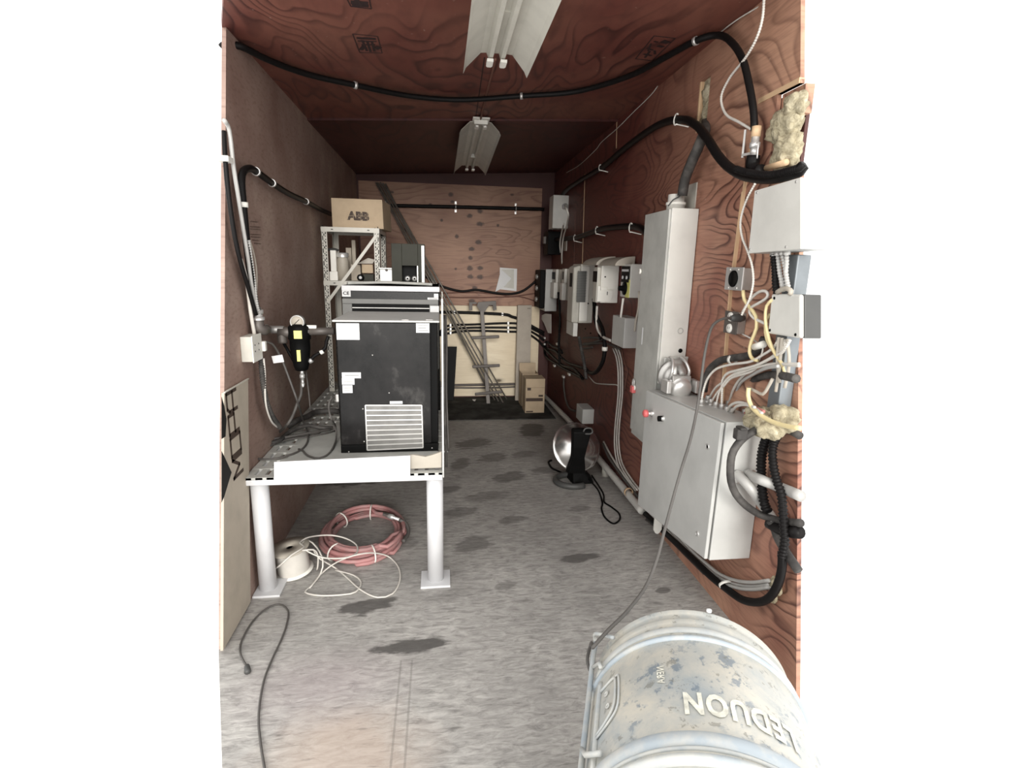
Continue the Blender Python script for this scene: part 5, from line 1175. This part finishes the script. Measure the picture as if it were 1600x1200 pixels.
# ------------------------------------------------------------------ on the floor, left
hc = F(568, 848)
t = thing('hose_coil', 'coiled dusty pink air hose lying on the floor under the table', 'hose', (hc.x, hc.y, 0))
Rx = (F(637, 838).x - F(497, 855).x) / 2
cx_, cy_ = (F(637, 838).x + F(497, 855).x) / 2, (F(570, 804).y + F(570, 887).y) / 2
Ry = (F(570, 804).y - F(570, 887).y) / 2
random.seed(11); pts = []
NL = 8
for k in range(NL * 28):
    a = 2 * PI * k / 28; lap = k / 28
    rr = 1 - .115 * ((lap * 2.3) % 2.0) - .03 * math.sin(a * 2 + lap)
    pts.append((cx_ + (Rx - .012) * rr * math.cos(a) + .006 * math.sin(lap * 5), cy_ + (Ry - .012) * rr * math.sin(a) + .008 * math.cos(lap * 3.3), .013 + .020 * int(lap / 2.2) + .002 * math.sin(a * 3 + lap)))
obj('hose', MB().tube(pts, .0115, 10), 'hose_pink', t)
for deg in (88, 140, 232, 292):
    a = math.radians(deg); mb = MB(); ring = []
    rc = .84
    c = Vector((cx_ + Rx * rc * math.cos(a), cy_ + Ry * rc * math.sin(a), .040)); rad = Vector((math.cos(a), math.sin(a), 0))
    for k in range(16):
        b = 2 * PI * k / 16; ring.append(c + rad * math.cos(b) * .052 + Vector((0, 0, 1)) * math.sin(b) * .045)
    mb.tube(ring, .0045, 6, closed=True); obj('tie', mb, 'plastic_white', t)
p = Vector(pts[-1]); e1, e2 = F(600, 803, .09), F(624, 812, .09)
mb = MB(); mb.tube([e1, e1.lerp(e2, .3), e1.lerp(e2, .32), e1.lerp(e2, .6), e1.lerp(e2, .62), e2], [.012, .012, .016, .016, .010, .010], 12); obj('coupling', mb, 'metal_bright', t)
obj('hose_end', MB().tube(spline([e2, F(634, 818, .07), F(638, 832, .04), F(630, 846, .03)], .01), .0115, 10), 'cord_grey', t)
# spool
sc = F(460, 893)
t = thing('cable_spool', 'reel wound with white cable standing by the left table leg', 'spool', (sc.x, sc.y, 0))
ax = Vector((-.10, -.05, 1)).normalized(); R1 = .098; o_ = Vector((sc.x, sc.y, .008))
for nm, h in (('lower_flange', 0), ('upper_flange', .135)):
    mb = MB(); mb.lathe(o_ + ax * h, ax, [(0, .018), (0, R1), (.006, R1), (.006, .018), (0, .018)], 40); obj(nm, mb, 'plastic_beige' if h else 'plastic_white', t)
prof = [(.006, .02)]; k = 0; h = .008
while h < .133: prof += [(h, .079), (h + .003, .0835)]; h += .006
prof += [(.134, .02)]
obj('wound_cable', MB().lathe(o_, ax, prof, 40), 'cable_white', t)
obj('hub', MB().lathe(o_ + ax * .10, ax, [(0, .018), (.03, .018)], 16), 'plastic_black', t)
def cq(l, z=.006): return [F(340 + p[0] * .2875, 600 + p[1] * .2875, p[2] if len(p) > 2 else z) for p in l]
cable('white_cable', 'long loop of thin white cable lying on the floor in front of the pink hose', cq([(520, 900, .12), (550, 945, .09), (640, 1000), (700, 1050), (780, 1120), (870, 1160), (950, 1140), (990, 1070), (985, 1000), (940, 945), (880, 922, .05), (800, 920, .09), (700, 945, .09), (620, 985, .03), (560, 1035), (510, 1098), (475, 1132), (560, 1150), (680, 1145), (750, 1130), (780, 1080), (740, 1040), (640, 1012)]), .0042, 'cable_white', 'cable', n=7)
cable('white_cable', 'thin white cable tangle arching from the spool over the pink hose', cq([(285, 1020, .02), (340, 985, .12), (400, 930, .16), (470, 885, .16), (445, 865, .16), (480, 838, .16), (540, 825, .14), (620, 822, .12), (700, 840, .10), (755, 875, .09), (755, 920, .09), (690, 945, .09), (580, 945, .09), (500, 915, .12), (455, 880, .15), (490, 848, .15), (540, 890, .12), (572, 960, .08), (560, 1030, .02), (500, 1110)]), .0042, 'cable_white', 'cable', n=7)
cable('white_cable', 'stray end of white cable draped over the rim of the spool', cq([(460, 905, .16), (520, 900, .15), (545, 930, .10), (545, 985, .04), (540, 1010, .01)]), .0042, 'cable_white', 'cable', n=7)
# loose lead
lp = [F(x, y, .008) for x, y in ((386, 1042), (379, 1030), (375, 1018), (378, 1000), (394, 972), (415, 952), (436, 944), (450, 954), (448, 975), (440, 998), (426, 1028), (414, 1058), (407, 1090), (404, 1125), (407, 1160), (414, 1205))]
t = thing('loose_cord', 'thin brown-grey lead with a small plug lying on the floor at lower left', 'cord', tuple(lp[5]))
obj('lead', MB().tube(spline(lp, .02), .0042, 8), 'cord_grey', t)
obj('plug', MB().tube([lp[0] + Vector((.0, .01, .002)), lp[0], lp[0] + Vector((.012, -.03, .002)), lp[0] + Vector((.014, -.036, .002))], [.006, .011, .013, .008], 10), 'plastic_dark', t)

# ------------------------------------------------------------------ loops of cable below and beside the control enclosure
def hq(l, Y):
    l = [(a, b) for a, b in l if a <= 700]
    r = []
    for a, b in l:
        v = D(1100 + a / 4.613, 640 + b / 4.613, Y)
        r.append(v if v.x < XR - .03 else W(1100 + a / 4.613, 640 + b / 4.613, .03))
    return r
cable('air_hose', 'big black hose loop in front of the near side of the control enclosure', hq([(760, 215), (692, 190), (620, 150), (540, 128), (440, 125), (360, 155), (290, 200), (235, 260), (200, 330), (190, 420), (195, 520), (230, 610), (300, 690), (400, 755), (520, 795), (620, 812), (700, 818), (770, 815)], 1.84), .015, 'rubber_grey', 'hose', n=12)
p = hq([(275, 175)], 1.84)[0]; mb = MB(); mb.box(p.x - .03, p.x + .015, p.y - .018, p.y + .018, p.z - .022, p.z + .022); mb.box(p.x - .02, p.x + .008, p.y - .022, p.y + .022, p.z + .018, p.z + .03); tag(obj('hose_coupling', mb, 'rubber_grey', None, .006), 'square black coupling on the big hose loop beside the enclosure', 'coupling')
cable('air_hose', 'thick glossy black hose end sagging below the big loop at the right edge', hq([(470, 815), (530, 850), (600, 875), (690, 885), (760, 880)], 1.82), .024, 'rubber_black', 'hose', n=12)
cable('pipe', 'pale pipe bending down out of the near side of the control enclosure', [D(1148, 744, 1.96), D(1156, 745, 1.93)] + hq([(330, 560), (400, 655), (470, 755), (510, 820)], 1.88), .021, 'conduit_metal', 'pipe', n=12)
cable('pipe', 'dusty black pipe continuing below the pale pipe to the right edge', hq([(480, 800), (510, 860), (540, 940), (600, 1040), (680, 1160), (720, 1210)], 1.80), .017, 'rubber_grey', 'pipe', n=12)
cable('pipe', 'straight pale pipe leaving the control enclosure towards the right edge', [D(1166, 739, 1.98), D(1173, 743, 1.93)] + hq([(420, 510), (560, 565), (700, 625), (760, 650)], 1.82), .021, 'conduit_metal', 'pipe', n=12)
for px, py in ((1150, 744), (1168, 742)):
    p = D(px, py, 1.955); q = p + Vector((.012, -.02, 0)); tag(obj('pipe_fitting', MB().cyl(p, q, .027), 'metal_bright'), 'bright collar where the ' + ('bending' if px == 1150 else 'straight') + ' pale pipe meets the enclosure', 'fitting')
cable('flexible_conduit', 'ribbed black conduit behind the big loop, against the enclosure side', wpts([(1207, 674), (1196, 690), (1190, 715), (1190, 750), (1194, 785), (1200, 800)], .06), .018, 'rubber_black', 'conduit', flex=.014, n=10)
cable('flexible_conduit', 'ribbed black conduit curving down to the floor line at the right edge', wpts([(1219, 674), (1209, 692), (1207, 715), (1212, 745), (1221, 775), (1224, 810), (1226, 845), (1222, 870)], .06), .016, 'rubber_black', 'conduit', flex=.014, n=10)
cable('air_hose', 'black hose bending from the conduits down and back along the wall foot', wpts([(1222, 862), (1222, 885), (1216, 912), (1203, 933), (1185, 941), (1160, 937), (1135, 920), (1110, 900), (1085, 876), (1060, 852), (1035, 828), (1012, 806), (995, 790)], .045), .017, 'rubber_black', 'hose', n=12)
for i, (off, dy) in enumerate(((.03, -7), (.02, -1), (.035, 4))):
    cable('cable', ('upper', 'middle', 'lower')[i] + ' of three pale cables running from under the enclosure to the wall tuft', wpts([(1015, 800 + dy), (1045, 828 + dy), (1080, 866 + dy), (1102, 886 + dy), (1125, 904 + dy), (1150, 914 + dy), (1175, 917 + dy), (1202, 914 + dy)], off), .008, 'conduit_metal', 'cable', 'pale cables under the control enclosure')
p = W(1134, 913, .04); clip(p, Vector((0, -1, -.6)), .028, 'plastic_white', 'white tie around the cables below the enclosure', None, .012, 'cable_tie', 'tie')
cable('cable', 'thin cable lying along the wall foot beneath the control enclosure', wpts([(1010, 812), (1040, 836), (1070, 866), (1100, 896)], .02), .008, 'rubber_grey')

# ------------------------------------------------------------------ conduits rising from the enclosure
def eq(l, o0, o1):
    l = [q for q in l if q[0] <= 1204]; n = len(l) - 1; out = []
    for i, (a, b) in enumerate(l):
        px, py = 1080 + a / 7.06, 490 + b / 7.06
        out.append(W(px, py, o0 + (o1 - o0) * i / n))
    return out
def base_off(a, b):
    p = F(1080 + a / 7.06, 490 + b / 7.06, .985); return XR - p.x
CND = [([(112, 1000), (130, 870), (180, 720), (280, 610), (450, 560), (650, 530), (800, 450), (900, 380), (980, 270)], .08, 'cable_white', .0052, 'leftmost white conduit rising from the enclosure and sweeping up to the junction box'),
       ([(185, 955), (260, 830), (330, 770), (430, 700), (530, 660), (700, 600), (900, 560), (1190, 555), (1260, 560)], .10, 'cable_white', .0052, 'second white conduit from the left, passing level under the junction box'),
       ([(215, 990), (290, 870), (350, 810), (430, 720), (530, 680), (660, 640), (800, 540), (930, 450), (1040, 290)], .08, 'cable_white', .0052, 'third white conduit from the left, rising beside the yellow cable'),
       ([(272, 1025), (300, 900), (340, 800), (420, 700), (560, 630), (750, 570), (900, 470), (1010, 380), (1060, 290)], .09, 'cable_white', .005, 'fourth white conduit from the left on the enclosure'),
       ([(335, 1050), (342, 850), (345, 740), (400, 660), (530, 620), (720, 570), (900, 480), (1010, 420), (1090, 290)], .11, 'cable_white', .0056, 'fifth white conduit, standing most upright before it bends'),
       ([(410, 1010), (460, 850), (540, 720), (680, 610), (850, 560), (1000, 560), (1190, 575), (1260, 590)], .12, 'cable_white', .0056, 'sixth white conduit, arching right above the thick grey one'),
       ([(465, 1000), (500, 860), (560, 750), (700, 660), (830, 600), (960, 580)], .13, 'conduit_metal', .0065, 'seventh conduit, tucked just inside the sixth arch'),
       ([(520, 960), (580, 830), (700, 730), (850, 680), (1000, 685), (1160, 720), (1240, 750)], .14, 'rubber_grey', .014, 'thick dark grey ribbed conduit arching over the wool'),
       ([(395, 1080), (440, 1010), (520, 980), (620, 1000), (700, 1045), (780, 1100)], .16, 'cable_white', .0056, 'short low white conduit loop at the front of the enclosure top'),
       ([(445, 1095), (500, 1025), (600, 1005), (700, 1035)], .17, 'cable_white', .0056, 'innermost short white conduit loop beside the wool'),
       ([(590, 1110), (630, 1060), (690, 1040), (800, 1080)], .15, 'tape_pink', .006, 'small pinkish ribbed conduit beside the wool clump')]
for l, o1, m_, r, lb in CND:
    o0 = base_off(*l[0]); pts = eq(l, o0, o1); p = pts[0]; p.z = .985
    cable('flexible_conduit', lb, pts, r, m_, 'conduit', 'conduits rising from the control enclosure', flex=.010, n=8)
    mb = MB(); mb.lathe((p.x, p.y, .975), (0, 0, 1), [(0, .018), (.012, .018), (.012, .013), (.030, .013), (.034, .010)], 10); tag(obj('conduit_connector', mb, 'metal'), 'metal connector at the foot of the ' + ' '.join(lb.split(',')[0].split()[:4]), 'fitting', 'connectors on the enclosure top')
cable('cable', 'thick dark cable curving behind the white conduits with a pale clip', eq([(140, 860), (160, 740), (200, 620), (310, 525), (460, 490), (620, 468), (700, 430), (760, 380), (810, 270)], .05, .04), .017, 'rubber_grey', 'cable', n=10)
p = W(1080 + 455 / 7.06, 490 + 508 / 7.06, .045); clip(p, Vector((0, -1, .1)), .018, 'plastic_white', 'pale clip around the thick dark cable', None, .018, 'cable_clip', 'clip')
p = W(1186, 540, .08); tag(obj('cable_connector', MB().cyl(p + Vector((0, .03, -.01)), p + Vector((0, -.03, .01)), .014), 'plastic_white'), 'bright white connector behind the yellow cable left of the junction box', 'connector')
y3 = 'cable_yellow'
cable('yellow_cable', 'yellow cable snaking from the upper outlet box down past the double outlet', wpts([(1161, 454), (1163, 468), (1172, 481), (1181, 494), (1182, 513), (1174, 533), (1171, 550), (1176, 561), (1184, 563)], .09), .0075, y3, 'cable')
cable('yellow_cable', 'yellow cable hanging from the left side of the junction box, front one', wpts([(1207, 468), (1198, 478), (1196, 497), (1199, 520), (1206, 543), (1216, 560), (1224, 572)], .10), .0065, y3, 'cable')
cable('yellow_cable', 'yellow cable hanging from the left side of the junction box, behind and straighter', wpts([(1203, 490), (1196, 508), (1198, 530), (1208, 548), (1220, 566), (1228, 590)], .08), .006, y3, 'cable')
cable('yellow_cable', 'bright yellow cable looping low around the wool to the right edge', wpts([(1170, 606), (1169, 618), (1174, 635), (1190, 650), (1212, 661), (1235, 667), (1256, 669)], .16), .0085, y3, 'cable')
cable('yellow_cable', 'short yellow cable end above the wool clump', wpts([(1170, 606), (1182, 612), (1192, 616), (1200, 605), (1207, 592)], .14), .006, 'plastic_beige', 'cable')
for i, (a, b) in enumerate((((1217, 527), (1218, 598)), ((1222, 528), (1212, 612)), ((1230, 530), (1226, 606)))):
    cable('cable', ('left', 'middle', 'right')[i] + ' of the dull cables dropping straight from the junction box', wpts([a, ((a[0] + b[0]) / 2 - 3 + i * 4, (a[1] + b[1]) / 2), b], .10), .006, 'plastic_beige', 'cable', 'dull cables under the junction box')
cable('white_cable', 'white cable looping between the two outlet boxes and the junction box', wpts([(1160, 489), (1166, 478), (1174, 466), (1186, 456), (1196, 455), (1200, 461), (1195, 468), (1183, 475), (1174, 480), (1171, 488), (1178, 497), (1190, 503), (1199, 507)], .09), .006, 'cable_white')
cable('white_cable', 'thin white cable from the double outlet over to the bright connector', wpts([(1160, 522), (1172, 528), (1184, 536), (1192, 545), (1188, 558), (1182, 570)], .07), .0035, 'cable_white', 'cable', n=6)
cable('flexible_conduit', 'thin white conduit swinging down from behind the grey panel to the double outlet', wpts([(1180, 287), (1170, 305), (1161, 328), (1157, 350), (1160, 372), (1168, 392), (1175, 415), (1177, 440), (1172, 465), (1163, 484), (1159, 492)], .12), .0045, 'cable_white', 'conduit', flex=.010)
for i, l in enumerate(([(1209, 398), (1211, 420), (1212, 445), (1214, 458)], [(1215, 397), (1218, 425), (1221, 440), (1223, 456)], [(1222, 396), (1226, 415), (1229, 435), (1230, 452)], [(1229, 396), (1229, 410), (1228, 430), (1232, 450)])):
    cable('flexible_conduit', (['leftmost and darkest', 'second, bright', 'third, slightly slanting', 'rightmost'][i] + ' ribbed conduit between the grey panel and the junction box'), wpts(l, .09), .008 if i else .013, 'conduit_metal' if i else 'rubber_black', 'conduit', 'conduits between panel and junction box', flex=.012)
    p = W(l[0][0], l[0][1], .09); tag(obj('conduit_connector', MB().lathe(p + Vector((0, 0, .025)), (0, 0, -1), [(0, .02), (.015, .02), (.015, .014), (.03, .014)], 10), 'metal'), ['leftmost', 'second', 'third', 'rightmost'][i] + ' metal connector under the grey panel', 'fitting', 'connectors under the grey panel')
cable('cable', 'pale cable coiled on top of the junction box', wpts([(1214, 457), (1222, 452), (1230, 451), (1236, 455), (1234, 460)], .10), .009, 'plastic_beige')

# ------------------------------------------------------------------ extension cord from outlet to drum
cp = [(1146, 497, 2.16), (1130, 498, 2.12), (1114, 508, 2.08), (1106, 530, 2.04), (1100, 560, 2.00), (1095, 600, 1.96), (1088, 645, 1.92), (1078, 690, 1.86), (1064, 735, 1.80), (1050, 785, 1.74), (1038, 830, 1.68), (1026, 875, 1.61), (1008, 918, 1.54), (980, 955, 1.47), (950, 985, 1.41), (926, 1012, 1.36)]
t = thing('extension_cord', 'long grey extension cord hanging from the double outlet down to the drum', 'cord', tuple(D(1064, 735, 1.8)))
obj('lead', MB().tube(spline([D(a, b, c) for a, b, c in cp], .02), .0058, 8), 'cord_grey', t)
p = D(1146, 497, 2.16); obj('plug', MB().tube([p + Vector((.05, .0, .0)), p + Vector((.03, 0, 0)), p + Vector((0, 0, 0)), p + Vector((-.02, -.01, 0))], [.012, .018, .016, .008], 12), 'plastic_dark', t)

# ------------------------------------------------------------------ steel drum
c0 = Vector((.775, 1.35, .30)); axd = Vector((-.346, -.938, 0)).normalized(); sidev = Vector((-axd.y, axd.x, 0))
if sidev.x < 0: sidev = -sidev
RD = .30
def dp(deg, s, r=RD): a = math.radians(deg); return c0 + axd * s + (sidev * math.cos(a) + Vector((0, 0, 1)) * math.sin(a)) * r
t = thing('steel_drum', 'dusty blue-grey steel drum with stencilled white lettering lying at the lower right', 'drum', (c0.x, c0.y, 0))
LN = .88
prof = [(0.012, 0), (0.012, RD - .028), (0, RD - .024), (0, RD - .012), (.010, RD - .006), (.016, RD - .014), (.05, RD - .012), (.056, RD - .004), (.062, RD - .012), (.10, RD - .008)]
prof += [(.115, RD), (.40, RD - .002)]
prof += [(LN - .1, RD), (LN - .01, RD - .004), (LN, RD - .01), (LN, RD - .024), (LN - .012, RD - .028), (LN - .012, 0)]
obj('shell', MB().lathe(c0, axd, prof, 96), 'drum_paint', t)
def hoop(s, w, r, m, nm='hoop'):
    pr = [(-w / 2, RD - .004)] + [(w / 2 * math.sin(math.radians(d)), RD + r * math.cos(math.radians(d))) for d in (-80, -45, -15, 15, 45, 80)] + [(w / 2, RD - .004)]
    obj(nm, MB().lathe(c0 + axd * s, axd, pr, 96), m, t)
hoop(.148, .018, .009, 'drum_blue'); hoop(.112, .026, .005, 'drum_dust'); hoop(.485, .040, .010, 'drum_blue'); hoop(.540, .026, .015, 'drum_dust'); hoop(.510, .010, .004, 'drum_dust'); hoop(.80, .03, .012, 'drum_dust')
# lettering, read from the other side
def dtext(txt, deg0, s0, width, height, bold, flip=True, sub=3):
    def fn(u, v):
        return dp(deg0 + math.degrees(u / RD), s0 + v, RD + .0012)
    return text_mb(txt, .1, fn, bold, sub, 1.15, width=width, height=height)
obj('lettering', dtext('LEDUON', 79, .385, .265, .070, .004), 'paint_white', t)
def dtext2(u, v): return dp(106 + math.degrees(v / RD), .225 + u, RD + .0012)
obj('lettering', text_mb('NERA', .1, lambda u, v: dp(114 + math.degrees(v / RD), .285 + u, RD + .0012), .002, 2, 1.1, width=.062, height=.020), 'paint_white', t)
# lid fittings on the left side: pressed plate, long bar and rods
mb = MB(); pts = [(154, .22), (143, .22), (141, .235), (141, .32), (147, .355), (155, .365)]
mb.tube(spline([dp(a, s, RD + .003) for a, s in pts], .01), .004, 7); mb.tube(spline([dp(a - 2.5 if i not in (0, 5) else a, s + (.0 if i < 3 else .01), RD + .003) for i, (a, s) in enumerate(pts)], .01), .003, 6); obj('pressed_rim', mb, 'drum_dust', t)
obj('ridge', MB().tube(spline([dp(155, .18, RD + .002), dp(156, .27, RD + .002), dp(156, .47, RD + .002)], .02), .007, 8), 'drum_dust', t)
a = dp(163, .02, RD + .004); 
obj('lock_bar', MB().tube(spline([dp(160, -.01, RD + .02), dp(161, .05, RD + .022), dp(165, .15, RD + .016), dp(167, .30, RD + .014), dp(168, .48, RD + .014), dp(168, .60, RD + .014)], .02), .008, 8), 'drum_blue', t)
obj('hook_rod', MB().tube(spline([dp(160, -.01, RD + .02), dp(158, -.02, RD + .03), dp(153, .0, RD + .035), dp(142, .06, RD + .012)], .01), .006, 8), 'drum_dust', t)
obj('hook_rod', MB().tube([dp(163, .085, RD + .018), dp(152, .13, RD + .02), dp(150, .16, RD + .02)], .006, 8), 'drum_dust', t)
obj('hook_rod', MB().tube([dp(167, .36, RD + .018), dp(158, .42, RD + .02), dp(146, .46, RD + .015)], .007, 8), 'drum_dust', t)
for a, s in ((148, .255), (146, .305)):
    mb = MB(); c = dp(a, s, RD + .002); nn = (c - (c0 + axd * s)).normalized(); mb.lathe(c, nn, [(0, .008), (.003, .009), (.003, .005), (0, .004)], 14); obj('rivet', mb, 'drum_dust', t)
p = dp(84, .004, RD - .004); obj('bung', MB().lathe(p, (0, 0, 1), [(0, .008), (.006, .008), (.008, 0)], 12), 'label_white', t)
obj('cord_tie', MB().tube(spline([D(926, 1012, 1.36), dp(160, -.0, RD + .035), dp(164, .05, RD + .035), dp(166, .08, RD + .02)], .01), .005, 7), 'cord_grey', t)
for deg in (-100, -80):
    a = dp(deg, .1, RD + .005); 
# chocks so that the drum stays put are outside the picture; it rests on the floor
